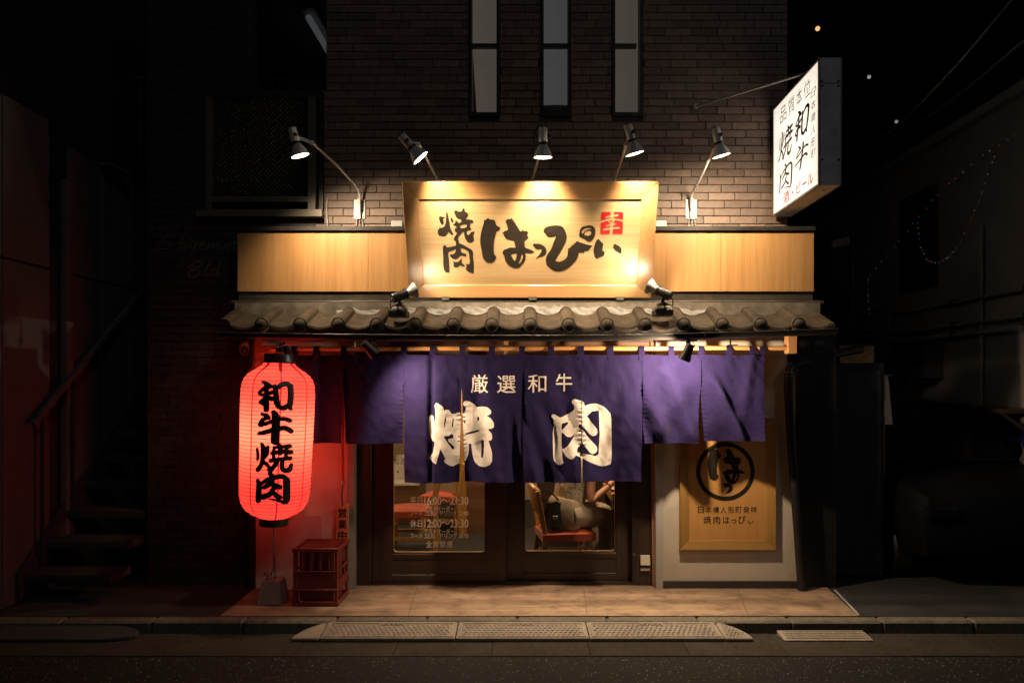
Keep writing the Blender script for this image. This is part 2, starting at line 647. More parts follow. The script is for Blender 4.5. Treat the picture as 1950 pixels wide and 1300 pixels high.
M['pebble'] = mat('pebble', (.12, .10, .085), .5, var=.5, scale=6)
M['kerb'] = mat('kerb', (.11, .09, .062), .85, var=.4, scale=30, bump=.9, bscale=90, rnd=.22, dirt=.85, dirtcol=(.06, .05, .04), dscale=5)
M['gutterblock'] = mat('gutterblock', (.034, .027, .019), .85, var=.4, scale=40, bump=.9, bscale=110, rnd=.1, spec=.08, dirt=.85, dirtcol=(.05, .042, .035), dscale=3)
M['apron'] = mat('apron', (.30, .195, .118), .72, var=.25, scale=5, stretch=(.5, 3, 1), bump=.5, bscale=90, dirt=.9, dirtcol=(.085, .050, .030), dscale=5.5)
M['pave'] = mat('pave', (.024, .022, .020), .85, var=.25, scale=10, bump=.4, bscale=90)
M['ramp'] = mat('ramp', (.215, .172, .125), .7, var=.2, scale=8, bump=.4, bscale=110, dirt=.7, dirtcol=(.12, .1, .08), dscale=5)
M['panelwall'] = mat('panelwall', (.085, .083, .080), .85, spec=.08, var=.1, scale=2, stretch=(1, 1, .4), dirt=.3, dirtcol=(.14, .12, .1), dscale=2)
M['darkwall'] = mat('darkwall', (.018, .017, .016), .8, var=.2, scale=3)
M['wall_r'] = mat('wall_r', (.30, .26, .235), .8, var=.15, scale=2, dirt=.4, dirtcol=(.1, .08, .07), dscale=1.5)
M['alu'] = mat('alu', (.14, .122, .092), .4, metal=.3, var=.1)
M['red_cloth'] = mat('red_cloth', (.50, .085, .03), .7, var=.1, scale=30, sheen=.2)
M['chairwood'] = wood_mat('chairwood', (.58, .32, .10), (.48, .24, .06), 'z', .4, coat=.2)
M['floor_in'] = wood_mat('floor_in', (.30, .23, .17), (.20, .15, .10), 'x', .4, coat=.2)
M['int_wall'] = mat('int_wall', (.55, .42, .28), .8, var=.08, scale=3)
M['skin'] = mat('skin', (.56, .27, .17), .5, var=.06, scale=8)
M['hair'] = mat('hair', (.012, .009, .007), .4, var=.3, scale=60, stretch=(4, 4, .5))
M['leather'] = mat('leather', (.014, .013, .014), .38, var=.2, bump=.3)
M['steelwhite'] = mat('steelwhite', (.6, .58, .55), .35, var=.05)

# ------------------------------------------------------------------ ground
ROADZ = -0.090
YK = 4.74 - CAMD      # kerb face
YG = 4.347 - CAMD      # gutter / asphalt seam
mb = MB(); mb.box(-40, 40, -30, YG, -.3, ROADZ)
structure('road', mb, M['asphalt'])
# loose aggregate showing in the asphalt
mb = MB()
rs = random.Random(3)
for i in range(4200):
    x = rs.uniform(-3.6, 3.4); y = YG - .02 - rs.random() ** 1.3 * 1.3
    r = rs.uniform(.0015, .0042) * (1.5 if rs.random() < .12 else 1)
    mb.add([(x - r, y - r, ROADZ), (x + r, y - r * .6, ROADZ), (x + r * .7, y + r, ROADZ), (x - r, y + r * .7, ROADZ), (x, y, ROADZ + r * .8)],
           [(0, 1, 4), (1, 2, 4), (2, 3, 4), (3, 0, 4)])
o = obj('road_grit', mb, M['pebble'], kind='stuff', keep=True)
o['label'] = 'pale grit showing in the dark asphalt'

gut = thing('roadside_gutter', 'concrete gutter strip between the kerb and the asphalt', 'gutter', (0, YG, ROADZ))
gut['kind'] = 'structure'
x = -4.4
gw = [.6, .6, .6, .6]
i = 0
while x < 4.4:
    wd = .6
    mb = MB(); mb.box(x + .0015, x + wd - .0015, YG + .003, YK - .002, -.3, -.085 + rs.uniform(-.002, .001))
    obj('gutter_block', mb, M['gutterblock'], gut, bevel=.002)
    x += wd
mb = MB(); mb.box(-40, 40, YG, YK, -.31, -.094)
obj('gutter_bed', mb, M['mortar'], gut)

kerb = thing('kerb', 'row of kerb stones edging the pavement', 'kerb', (0, YK, -.1))
kerb['kind'] = 'structure'
x = -4.25
while x < 4.3:
    mb = MB(); mb.box(x + .0012, x + .5988, YK, YK + .105, -.3, -.003 - rs.uniform(0, .003))
    obj('kerb_stone', mb, M['kerb'], kerb, bevel=.014)
    x += .6
mb = MB(); mb.box(-40, 40, YK + .006, YK + .10, -.31, -.02)
obj('kerb_bed', mb, M['mortar'], kerb)

mb = MB(); mb.box(-40, 40, YK + .106, 14, -.31, -.006)
structure('pavement', mb, M['pave'])
# pale screed in front of the shop, with a pinkish older strip along the wall
mb = MB()
mb.add([(-2.04, YK + .100, 0), (2.235, YK + .100, 0), (2.33, .2, .0), (-2.06, .2, .0),
        (-2.04, YK + .100, -.02), (2.235, YK + .100, -.02), (2.33, .2, -.02), (-2.06, .2, -.02)],
       [(0, 1, 2, 3), (4, 5, 1, 0), (5, 6, 2, 1), (6, 7, 3, 2), (7, 4, 0, 3)])
structure('shop_apron', mb, M['apron'])
mb = MB()
for a, b in (((2.245, YK + .11), (2.34, -.05)),):
    mb.bar((a[0], a[1], .001), (b[0], b[1], .001), .012, .008)
structure('apron_joint_strip', mb, M['galv'])
mb = MB()
for xa_, xb_ in ((-.78, -.82), (.42, .45), (1.50, 1.62)):
    mb.bar((xa_, YK + .105, .0004), (xb_, .0, .0004), .004, .002)
structure('apron_joint', mb, M['kerb'])

# ------------------------------------------------------------------ kerb ramps
def ramp_grid(mb, x0f, x1f, x0b, x1b, yf, yb, zf, zb, nx, ny, mask=None, size=.014):
    for j in range(ny):
        for i in range(nx):
            u = (i + .5 + (.25 if j % 2 else -.25)) / nx
            v = (j + .5) / ny
            x = (x0f * (1 - v) + x0b * v) * (1 - u) + (x1f * (1 - v) + x1b * v) * u
            y = yf + (yb - yf) * v
            z = zf + (zb - zf) * v
            if mask and not mask(x, y):
                continue
            # little four-pointed star
            s = size
            pts = [(x + s * .95, y, z), (x + s * .25, y + s * .2, z + .0062), (x, y + s * .75, z), (x - s * .25, y + s * .2, z + .0062),
                   (x - s * .95, y, z), (x - s * .25, y - s * .2, z + .0062), (x, y - s * .75, z), (x + s * .25, y - s * .2, z + .0062), (x, y, z + .007)]
            mb.add(pts, [(8, k, (k + 1) % 8) for k in range(8)])


YF, YB = 4.58 - CAMD, 4.735 - CAMD
ZF, ZBk, ZG = -.059, -.008, -.0835


def ramp_plate(x0f, x1f, x0b, x1b, label, nx=24):
    t = thing('kerb_ramp', label, 'kerb ramp', ((x0f + x1f) / 2, YF, ZG), 'grey kerb ramps butted in a row')
    g = .003
    x0f += g; x1f -= g; x0b += g; x1b -= g
    mb = MB()
    mb.hexa([(x0f, YF, ZG), (x1f, YF, ZG), (x1b, YB, ZG), (x0b, YB, ZG)],
            [(x0f, YF, ZF), (x1f, YF, ZF), (x1b, YB, ZBk), (x0b, YB, ZBk)])
    obj('ramp_plate', mb, M['ramp'], t, bevel=.004)
    mb = MB()
    e = .0045

    def top(u, v):
        x = (x0f * (1 - v) + x0b * v) * (1 - u) + (x1f * (1 - v) + x1b * v) * u
        return V((x, YF + (YB - YF) * v, ZF + (ZBk - ZF) * v + e))
    wd = (x1f - x0f)
    for a, b in ((.012, .03),):
        ua, ub = .014 / wd, .030 / wd
        for (c0, c1, c2, c3) in (((ua, .06), (1 - ua, .06), (1 - ub, .13), (ub, .13)), ((ub, .87), (1 - ub, .87), (1 - ua, .95), (ua, .95)),
                                 ((ua, .06), (ub, .13), (ub, .87), (ua, .95)), ((1 - ub, .13), (1 - ua, .06), (1 - ua, .95), (1 - ub, .87))):
            q = [top(*c) for c in (c0, c1, c2, c3)]
            lo = [p - V((0, 0, .006)) for p in q]
            mb.hexa(lo, q)
    # maker's tablet outline on the back edge
    um = .5
    for (c0, c1, c2, c3) in (((um - .09, .80), (um + .09, .80), (um + .09, .83), (um - .09, .83)), ((um - .09, .83), (um - .083, .83), (um - .083, .94), (um - .09, .94)),
                             ((um + .083, .83), (um + .09, .83), (um + .09, .94), (um + .083, .94))):
        q = [top(*c) + V((0, 0, .001)) for c in (c0, c1, c2, c3)]
        mb.hexa([p - V((0, 0, .007)) for p in q], q)
    obj('raised_rim', mb, M['ramp'], t)
    mb = MB()
    ramp_grid(mb, x0f + .04, x1f - .04, x0b + .04, x1b - .04, YF + .022, YB - .026, ZF + .0095, ZBk - .0065, nx, 5, size=.016)
    obj('tread_studs', mb, M['ramp'], t, kind='stuff', keep=True)
    return t


ramp_plate(-1.302, -.4397, -1.288, -.434, 'grey kerb ramp section below the left glass door')
ramp_plate(-.4397, .413, -.434, .3995, 'middle grey kerb ramp section in front of the door gap')
ramp_plate(.413, 1.2724, .3995, 1.243, 'grey kerb ramp section below the right glass door and jamb')


def ramp_end(xa_f, xa_b, s, label, wdt=.175):
    """rounded corner piece; s = -1 left, +1 right"""
    t = thing('kerb_ramp_end', label, 'kerb ramp', (xa_f, YF, ZG), 'rounded ends of the kerb ramps')
    pts = [(xa_b, YB)]
    n = 14
    for k in range(n + 1):
        a = math.pi / 2 * (1 - k / n)
        # quarter superellipse from the back corner to the front
        c, q = math.cos(a), math.sin(a)
        pts.append((xa_f + s * (wdt * (abs(c) ** .62) + .0), YF + (YB - YF) * .94 * (abs(q) ** 1.15)))
    pts.append((xa_f, YF))
    pts2 = [p for p in pts]

    def top(p):
        v = (p[1] - YF) / (YB - YF)
        fall = abs(p[0] - xa_f) / wdt
        return V((p[0], p[1], ZF + (ZBk - ZF) * v * (1 - .8 * fall)))
    mb = MB()
    n2 = len(pts2)
    a = [top(p) for p in pts2]
    b = [V((p[0], p[1], ZG)) for p in pts2]
    mb.add(a + b, [tuple(range(n2)), tuple(range(2 * n2 - 1, n2 - 1, -1))] + [(i, n2 + i, n2 + (i + 1) % n2, (i + 1) % n2) for i in range(n2)])
    obj('ramp_plate', mb, M['ramp'], t, bevel=.006)
    mb = MB()

    def inside(x, y):
        v = (y - YF) / (YB - YF)
        q = min(1, (v / .94)) ** (1 / 1.15)
        c = math.sqrt(max(0, 1 - q * q)) ** .62
        return abs(x - xa_f) < wdt * c - .03
    for j in range(5):
        for i in range(8):
            x = xa_f + s * (i + .7 + (.25 if j % 2 else -.25)) * .023
            y = YF + .03 + j * .022
            if inside(x, y):
                z = top((x, y)).z - .0004
                q = .010
                mb.add([(x + q, y, z), (x, y + q, z), (x - q, y, z), (x, y - q, z), (x, y, z + .005)], [(0, 1, 4), (1, 2, 4), (2, 3, 4), (3, 0, 4)])
    obj('tread_studs', mb, M['ramp'], t, kind='stuff', keep=True)


ramp_end(-1.306, -1.292, -1, 'rounded left end of the kerb ramp in front of the shop')
ramp_end(1.277, 1.248, 1, 'rounded right end of the kerb ramp in front of the shop')

# short single ramp at the right
t = thing('kerb_ramp', 'short separate kerb ramp with gridded top near the right corner', 'kerb ramp', (1.97, 4.63 - CAMD, ZG))
a0, a1, b0, b1 = 1.655, 2.219, 1.641, 2.201
y0, y1 = 4.588 - CAMD, 4.70 - CAMD
mb = MB()
mb.hexa([(a0, y0, ZG), (a1, y0, ZG), (b1, y1, ZG), (b0, y1, ZG)], [(a0, y0, ZG + .008), (a1, y0, ZG + .008), (b1, y1, -.049), (b0, y1, -.049)])
obj('ramp_plate', mb, M['ramp'], t, bevel=.003)
mb = MB()
for k in range(17):
    u = (k + .8) / 17.6
    p = V((a0 + (a1 - a0) * u, y0 + .025, ZG + .014)); q = V((b0 + (b1 - b0) * u, y1 - .025, -.0535))
    mb.bar(p, q, .004, .004)
for k in range(5):
    v = .16 + k * .17
    z = (ZG + .008) + (-.049 - ZG - .008) * v + .001
    mb.bar((a0 + .02, y0 + (y1 - y0) * v, z), (a1 - .02, y0 + (y1 - y0) * v, z), .004, .004)
obj('tread_grid', mb, M['ramp'], t)

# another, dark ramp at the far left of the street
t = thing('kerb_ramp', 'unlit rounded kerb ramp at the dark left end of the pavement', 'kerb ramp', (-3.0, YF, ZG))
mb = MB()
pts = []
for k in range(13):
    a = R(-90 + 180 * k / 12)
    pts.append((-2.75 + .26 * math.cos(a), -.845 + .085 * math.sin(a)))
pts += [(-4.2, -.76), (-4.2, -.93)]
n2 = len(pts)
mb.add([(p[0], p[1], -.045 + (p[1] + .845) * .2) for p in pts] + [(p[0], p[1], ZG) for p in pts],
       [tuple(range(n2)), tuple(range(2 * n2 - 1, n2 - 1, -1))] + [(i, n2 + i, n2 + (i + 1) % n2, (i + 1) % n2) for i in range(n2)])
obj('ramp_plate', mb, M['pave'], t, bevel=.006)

# ------------------------------------------------------------------ the restaurant building
bld = thing('restaurant_building', 'brown brick building with a tiled eave over a dark wooden sliding entrance', 'building', (0, .1, 0))
YW = .10       # face of the brick
BL, BH = .2055, .0607
wall = MB()
# backing wall with openings: assembled from blocks
XR, XL, ZT = 2.04, -2.93, 6.5
OPEN = []     # (x0,x1,z0,z1)
ZB5 = CAMD + YW
win3 = [(sx(893, ZB5), sx(951, ZB5)), (sx(1030, ZB5), sx(1087, ZB5)), (sx(1166, ZB5), sx(1224, ZB5))]
zw = sz(222, ZB5)
for a, b in win3:
    OPEN.append((a, b, zw, 5.6))
WL = (sx(388, ZB5), sx(617, ZB5), sz(416, ZB5), sz(176, ZB5))
OPEN.append(WL)
BALC = (sx(470, ZB5), sx(621, ZB5), sz(176, ZB5) + .02, 5.4)
OPEN.append(BALC)
SHOP = (-2.05, 2.085, -.1, 2.0)
OPEN.append(SHOP)


def solid_blocks(x0, x1, z0, z1, openings):
    xs = sorted({x0, x1} | {c for o in openings for c in o[:2] if x0 < c < x1})
    zs = sorted({z0, z1} | {c for o in openings for c in o[2:] if z0 < c < z1})
    out = []
    for j in range(len(zs) - 1):
        run = None
        for i in range(len(xs) - 1):
            cx, cz = (xs[i] + xs[i + 1]) / 2, (zs[j] + zs[j + 1]) / 2
            hole = any(o[0] < cx < o[1] and o[2] < cz < o[3] for o in openings)
            if not hole:
                if run is None:
                    run = [xs[i], xs[i + 1]]
                else:
                    run[1] = xs[i + 1]
            if hole and run:
                out.append((run[0], run[1], zs[j], zs[j + 1])); run = None
        if run:
            out.append((run[0], run[1], zs[j], zs[j + 1]))
    return out


for b in solid_blocks(XL, XR, -.1, ZT, OPEN):
    wall.box(b[0], b[1], YW + .009, YW + .22, b[2], b[3])
bw = obj('brick_wall', wall, M['mortar'], bld, keep=True)

brick_meshes = []
for k in range(4):
    mb = MB()
    r4 = random.Random(k)
    j = lambda: r4.uniform(-.0012, .0012)
    x, z = BL / 2 - .0028, BH / 2 - .0028
    mb.hexa([(-x + j(), .009, -z + j()), (x + j(), .009, -z + j()), (x + j(), .012, z + j()), (-x + j(), .012, z + j())],
            [(-x, 0, -z), (x, 0, -z), (x, 0, z), (-x, 0, z)])
    mb = MB(); mb.box(-x + j(), x + j(), 0, .012, -z + j(), z + j())
    me = finish('brick', mb, bevel=.0018)
    me.materials.append(M['brick'])
    brick_meshes.append(me)

rb = random.Random(11)
single, rest = [], []
row = 0
z = 0.0
shift = 0.0
while z < 5.3:
    shift = (shift + rb.choice([.08, .1, .147, .137])) % BL
    spans = [(XL, XR)]
    for o in OPEN:
        if z + BH > o[2] and z < o[3]:
            ns = []
            for a, b in spans:
                if o[1] <= a or o[0] >= b:
                    ns.append((a, b))
                else:
                    if o[0] - a > .02: ns.append((a, o[0]))
                    if b - o[1] > .02: ns.append((o[1], b))
            spans = ns
    for a, b in spans:
        x = math.floor((a - shift) / BL) * BL + shift
        while x < b:
            x0, x1 = max(a, x), min(b, x + BL)
            if x1 - x0 > .015:
                cx, cz = (x0 + x1) / 2, z + BH / 2
                hid = (-.96 < cx < .99 and cz < 2.86) or cz < 2.66
                lit = cx > -1.56 and 2.66 < cz and not hid
                score = abs(cx - .4) * .22 + (cz - 2.66)
                full = x1 - x0 > BL * .98
                (single if lit else rest).append((score, x0, x1, z, full))
            x += BL
    z += BH
single.sort(key=lambda s: s[0])
rest += single[296:]
single = single[:296]
for s in single:
    _, x0, x1, z, full = s
    if full:
        me = rb.choice(brick_meshes)
    else:
        mb = MB(); h = (x1 - x0) / 2 - .0028; zz = BH / 2 - .0028
        if h < .004: continue
        mb.box(-h, h, 0, .012, -zz, zz)
        me = finish('brick', mb, bevel=.0018); me.materials.append(M['brick'])
    o = bpy.data.objects.new('brick', me)
    COL.objects.link(o)
    o.parent = bw
    o.location = V(((x0 + x1) / 2, YW + rb.uniform(-.0012, .0012), z + BH / 2)) - V((0, .1, 0))
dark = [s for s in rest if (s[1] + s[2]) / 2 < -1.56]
for mname, grp_, nm_ in (('brick_far', [s for s in rest if (s[1] + s[2]) / 2 >= -1.56], 'upper_bricks'), ('brick_dimmed', dark, 'dimmed_bricks')):
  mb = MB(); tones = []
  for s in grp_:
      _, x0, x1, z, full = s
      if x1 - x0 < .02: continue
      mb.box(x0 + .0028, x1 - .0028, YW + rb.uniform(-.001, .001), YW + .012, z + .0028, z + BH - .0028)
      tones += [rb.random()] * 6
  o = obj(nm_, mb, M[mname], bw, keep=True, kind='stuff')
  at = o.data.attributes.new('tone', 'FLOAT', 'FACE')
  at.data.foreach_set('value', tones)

# lower side wall / body behind
mb = MB(); mb.box(XR - .2, XR, YW + .22, 6, -.1, ZT); mb.box(XL, XL + .2, YW + .22, 6, 2.3, ZT)
obj('side_wall', mb, M['darkwall'], bld)
mb = MB(); mb.box(XL + .2, XR - .2, YW + .3, 6, 2.42, 2.6)
obj('storey_slab', mb, M['darkwall'], bld)

# three slender windows
M['blind'] = mat('blind', (.45, .42, .38), .7, var=.04, emit=(1, .85, .72), estr=.085)
M['blind2'] = mat('blind2', (.42, .43, .45), .7, var=.04, emit=(.95, .92, .95), estr=.075)
M['frame_dark'] = mat('frame_dark', (.028, .022, .018), .45, metal=.2, var=.15)
labs = ['first', 'second', 'third']
for k, (a, b) in enumerate(win3):
    z0, z1 = zw, 5.6
    mb = MB()
    mb.box(a, a + .022, YW - .012, YW + .10, z0, z1); mb.box(b - .022, b, YW - .012, YW + .10, z0, z1)
    mb.box(a + .022, b - .022, YW - .012, YW + .10, z0, z0 + .03)
    wf = obj('window', mb, M['frame_dark'], bld, bevel=.002)
    zm = sz(84, ZB5)
    mb = MB(); mb.box(a + .022, b - (.022 if k < 2 else .045), YW + .02, YW + .06, zm - .014, zm + .014)
    obj('transom', mb, M['frame_dark'], wf)
    mb = MB(); mb.box(a + .022, b - .022, YW + .045, YW + .05, z0 + .03, z1)
    obj('pane', mb, M['glass'], wf)
    zb = z0 + .03 if k != 1 else sz(187, ZB5)
    mb = MB(); mb.grid(lambda u, v: V((a + .01 + (b - a - .02) * u, YW + .14 + .004 * math.sin(u * 9), zb + (z1 - zb) * v)), 8, 4)
    obj('roller_blind', mb, M['blind2'] if k == 1 else M['blind'], wf)
    mb = MB(); mb.box(a, b, YW + .2, YW + .22, z0, z1)
    obj('window_back', mb, M['black'], wf)
    if k == 0:
        mb = MB(); mb.add([(a + .022, YW + .12, sz(90, ZB5)), (a + .03, YW + .12, sz(120, ZB5)), (a + .055, YW + .12, z0 + .03), (a + .022, YW + .12, z0 + .03)], [(0, 1, 2, 3)])
        obj('curtain_edge', mb, M['red_cloth'], wf, keep=True)

# upper left window with embossed glass and aluminium frame
M['glass_emb'] = None
m, tt, out = nt_new('glass_emb')
N, L = tt.nodes.new, tt.links.new
p = N('ShaderNodeBsdfPrincipled'); L(p.outputs[0], out.inputs[0])
p.inputs['Base Color'].default_value = (.022, .022, .02, 1); p.inputs['Roughness'].default_value = .2
tc = N('ShaderNodeTexCoord'); mp = N('ShaderNodeMapping'); mp.inputs['Rotation'].default_value = (0, R(45), 0)
mp.inputs['Scale'].default_value = (1, 0, 1)
L(tc.outputs['Object'], mp.inputs[0])
vo = N('ShaderNodeTexVoronoi'); vo.inputs['Scale'].default_value = 40; vo.inputs['Randomness'].default_value = .12
L(mp.outputs[0], vo.inputs['Vector'])
bu = N('ShaderNodeBump'); bu.inputs['Strength'].default_value = 1.0; bu.inputs['Distance'].default_value = .03; p.inputs['Specular IOR Level'].default_value = 1.0
L(vo.outputs['Distance'], bu.inputs['Height']); L(bu.outputs[0], p.inputs['Normal'])
M['glass_emb'] = m
a, b, z0, z1 = WL
mb = MB()
fw = .075
mb.box(a, b, YW - .02, YW + .1, z1 - .05, z1)
mb.box(a, a + .03, YW - .02, YW + .1, z0 + .06, z1 - .05); mb.box(b - .035, b, YW - .02, YW + .1, z0 + .06, z1 - .05)
wf = obj('window', mb, M['frame_dark'], bld, bevel=.002)
mb = MB(); mb.box(a - .03, b + .005, YW - .075, YW + .1, z0 - .002, z0 + .055)
obj('window_sill', mb, M['alu'], wf, bevel=.003)
xs1 = sx(603, ZB5)
mb = MB()
mb.box(xs1 - .06, xs1, YW - .035, YW + .03, z0 + .058, z1 - .05)
mb.box(a + .03, a + .075, YW - .035, YW + .03, z0 + .058, z1 - .05)
mb.box(a + .075, xs1 - .06, YW - .035, YW + .03, z0 + .12, z0 + .165)
obj('sash', mb, M['alu'], wf, bevel=.002)
mb = MB(); mb.box(a + .075, xs1 - .06, YW, YW + .01, z0 + .165, z1 - .05)
obj('pane', mb, M['glass_emb'], wf)
mb = MB(); mb.box(a, b, YW + .1, YW + .2, z0, z1)
obj('window_back', mb, M['black'], wf)

# open balcony corridor above it
a, b, z0, z1 = BALC
mb = MB()
mb.box(a - .7, b, YW + 1.6, YW + 1.7, z0 - .1, 5.6); mb.box(a - .8, a - .7, YW + .22, YW + 1.6, z0 - .1, 5.6)
mb.box(b, b + .06, YW + .22, YW + 1.6, z0 - .1, 5.6)
obj('balcony_wall', mb, M['wall_r'], bld)
zc = 4.72
mb = MB(); mb.hexa([(a - .7, YW + .05, zc), (b, YW + .05, zc), (b, YW + 1.6, zc), (a - .7, YW + 1.6, zc)], [(a - .7, YW + .05, zc + .1), (b, YW + .05, zc + .1), (b, YW + 1.6, zc + .1), (a - .7, YW + 1.6, zc + .1)])
obj('balcony_ceiling', mb, M['post_pale'], bld)
mb = MB(); mb.box(a - .7, b, YW + .22, YW + 1.6, z0 - .12, z0 - .02)
obj('balcony_floor', mb, M['darkwall'], bld)
rail = thing('balcony_railing', 'thin black railing with upright bars in the dark upper left opening', 'railing', (a, YW + .3, z0))
mb = MB(); mb.bar((a - .1, YW + .3, z0 + .26), (b - .01, YW + .3, z0 + .12), .02, .02)
obj('top_rail', mb, M['black'], rail)
nb_ = 8
for k in range(nb_):
    x = a - .02 + (b - a - .02) * k / (nb_ - 1)
    zt = z0 + .26 - .14 * (x - a + .1) / (b - a + .09)
    mb = MB(); mb.bar((x, YW + .3, z0 - .02), (x, YW + .3, zt), .012, .012)
    obj('baluster', mb, M['black'], rail)
lam = thing('corridor_tube_lamp', 'faint tube lamp glowing inside the upper left balcony opening', 'lamp', (b - .08, YW + .9, zc - .05))
mb = MB(); mb.tube([(b - .27, YW + .45, zc - .10), (b - .27, YW + 1.35, zc - .10)], .028, 10)
obj('tube', mb, emission('tube_glow', (.88, .93, 1), .045), lam, smooth=40)
mb = MB(); mb.box(b - .33, b - .21, YW + .40, YW + 1.4, zc - .05, zc - .002)
obj('lamp_housing', mb, M['white_metal'], lam)

# ------------------------------------------------------------------ fascia boards
FY = -.12
Zf = CAMD + FY
zf0, zf1 = sz(555, Zf), sz(441, Zf)
for (xa, xb) in ((452, 701), (701, 905), (905, 1120), (1120, 1372), (1372, 1550)):
    mb = MB(); mb.box(sx(xa, Zf) + .0006, sx(xb, Zf) - .0006, FY, FY + .02, zf0, zf1)
    obj('fascia_board', mb, M['fascia'], bld, bevel=.001)
xa, xb = sx(452, Zf), sx(1550, Zf)
mb = MB(); mb.box(xa + .01, xb - .01, FY + .021, YW + .05, zf0 - .06, zf1 - .003)
obj('fascia_box', mb, M['metal_dark'], bld)
mb = MB(); mb.box(xa - .006, xb + .008, FY - .02, YW + .01, zf1 + .002, zf1 + .036)
obj('fascia_cap', mb, M['metal_dark'], bld, bevel=.004)
mb = MB(); mb.box(xa + .004, xb - .004, FY + .012, FY + .04, sz(571, Zf), zf0 - .002)
obj('fascia_base', mb, M['flash'], bld)
mb = MB(); mb.box(xa - .02, xb + .045, FY - .055, FY + .04, sz(575, 5.33) - .004, sz(575, 5.33) + .012)
mb.box(xa - .02, xb + .045, FY - .075, FY - .055, sz(575, 5.33) - .016, sz(575, 5.33) + .004)
obj('eave_flashing', mb, M['flash'], bld, bevel=.003)
mb = MB(); mb.tube([(sx(1262, 5.5), .04, zf1 + .05), (sx(1330, 5.5), .035, zf1 + .053), (sx(1420, 5.5), .03, zf1 + .048), (sx(1500, 5.5), .03, zf1 + .055)], .006, 6)
obj('conduit', mb, M['white_metal'], bld, smooth=60)
mb = MB(); mb.tube([(sx(621, 5.55), .085, sz(376, 5.58)), (sx(620, 5.55), .08, sz(402, 5.58)), (sx(623, 5.55), .07, sz(430, 5.55))], .005, 6)
obj('conduit', mb, M['white_metal'], bld, smooth=60)
# pale junction plates beside the big sign
for xp in (757, 1257):
    mb = MB(); mb.box(sx(xp - 11, 5.55), sx(xp + 11, 5.55), .02, .06, zf1 + .036, zf1 + .115)
    obj('junction_plate', mb, M['white_metal'], bld, bevel=.004)

# ------------------------------------------------------------------ tiled eave
PITCH = 72.93 * 5.0 / F
U0 = sx(499, 5.0)
YE, ZE = -.50, sz(617, 5.0)
YBk, ZBt = -.195, ZE + .118
sl = (ZBt - ZE) / (YBk - YE)


def tprof(u):
    """height of the tile section; u from the roll's centre"""
    r = .046
    if abs(u) < r:
        return .036 * math.sqrt(max(0, 1 - (u / r) ** 2)) + .002
    t = (u - r) / (PITCH - 2 * r)
    return -.024 * math.sin(math.pi * min(1, max(0, t))) ** .8


def tile_mesh(u0, u1, yj, zj):
    mb = MB()
    n = 22
    us = [u0 + (u1 - u0) * i / n for i in range(n + 1)]
    # top sheet, under sheet and the hanging lip
    rows = []
    for (y, dz) in ((YE + yj, 0), (YE + .1, 0), (YBk + .03, 0)):
        rows.append([V((u, y, ZE + (y - YE) * sl + tprof(u) + dz + zj)) for u in us])
    lip = [V((u, YE + yj + .001, ZE + tprof(u) - (.031 if abs(u) >= .045 else .012) + zj)) for u in us]
    groove = [V((u, YE + yj - .004, ZE + tprof(u) - (.014 if abs(u) >= .045 else .006) + zj)) for u in us]
    lipb = [p + V((0, .018, 0)) for p in lip]
    under = [V((u, YBk + .03, ZE + (YBk + .03 - YE) * sl + tprof(u) - .016 + zj)) for u in us]
    seq = [under, lipb, lip, groove] + rows
    vs = [p for r_ in seq for p in r_]
    m_ = n + 1
    fs = []
    for j in range(len(seq) - 1):
        for i in range(n):
            fs.append((j * m_ + i, j * m_ + i + 1, (j + 1) * m_ + i + 1, (j + 1) * m_ + i))
    nr = len(seq)
    fs.append(tuple(j * m_ for j in range(nr)))
    fs.append(tuple(j * m_ + n for j in range(nr))[::-1])
    mb.add(vs, fs)
    return mb


rt = random.Random(5)
for k in range(16):
    xo = U0 + PITCH * (k - 1)
    last = k == 15
    u0, u1 = (-.046, PITCH - .047)
    if k == 0:
        u0 = .0
        u0, u1 = -.028, PITCH - .047
    if last:
        u1 = PITCH * .96
    mb = tile_mesh(u0, u1, rt.uniform(-.004, .004), rt.uniform(-.002, .003))
    mb.v = [V((a.x + xo, a.y, a.z)) for a in mb.v]
    ot = obj('roof_tile', mb, M['tile'], bld, smooth=24)
    if k > 0:
        zc_ = ZE - .004
        mb = MB()
        mb.lathe([(.0, .022), (.014, .021), (.026, .017), (.036, .009), (.040, .004), (.041, .006), (.0475, .006), (.050, .003), (.050, -.022), (.042, -.022)], (xo, YE - .012, zc_), (0, -1, .06), 28)
        obj('end_disc', mb, M['tile_disc'], ot, smooth=26)
# bedding and soffit
xa2, xb2 = sx(447, 5.3), sx(1562, 5.3)
mb = MB(); mb.box(xa2, xb2, YBk - .005, FY + .03, ZE + .03, sz(577, 5.33))
obj('bedding_board', mb, M['ridge'], bld)
mb = MB()
nn = 120
xm0, xm1 = sx(640, 5.28), sx(1352, 5.28)


def mort(u, v):
    x = xm0 + (xm1 - xm0) * u
    ph = ((x - U0) / PITCH) % 1
    base = ZBt + tprof(ph * PITCH if ph < .83 else (ph - 1) * PITCH) - .004
    nz = .008 * math.sin(x * 13) + .006 * math.sin(x * 29 + 1) + .003 * math.sin(x * 71)
    mid = math.exp(-((x - .12) / .75) ** 2)
    top = ZBt + .014 + .026 * mid + nz * .7 + .004
    top = max(top, base + .004)
    zz = base + (top - base) * v
    y = YBk - .022 + .020 * v + .003 * math.sin(x * 90 + v * 5) + .003 * math.sin(x * 41 + v * 9)
    return V((x, y, zz))


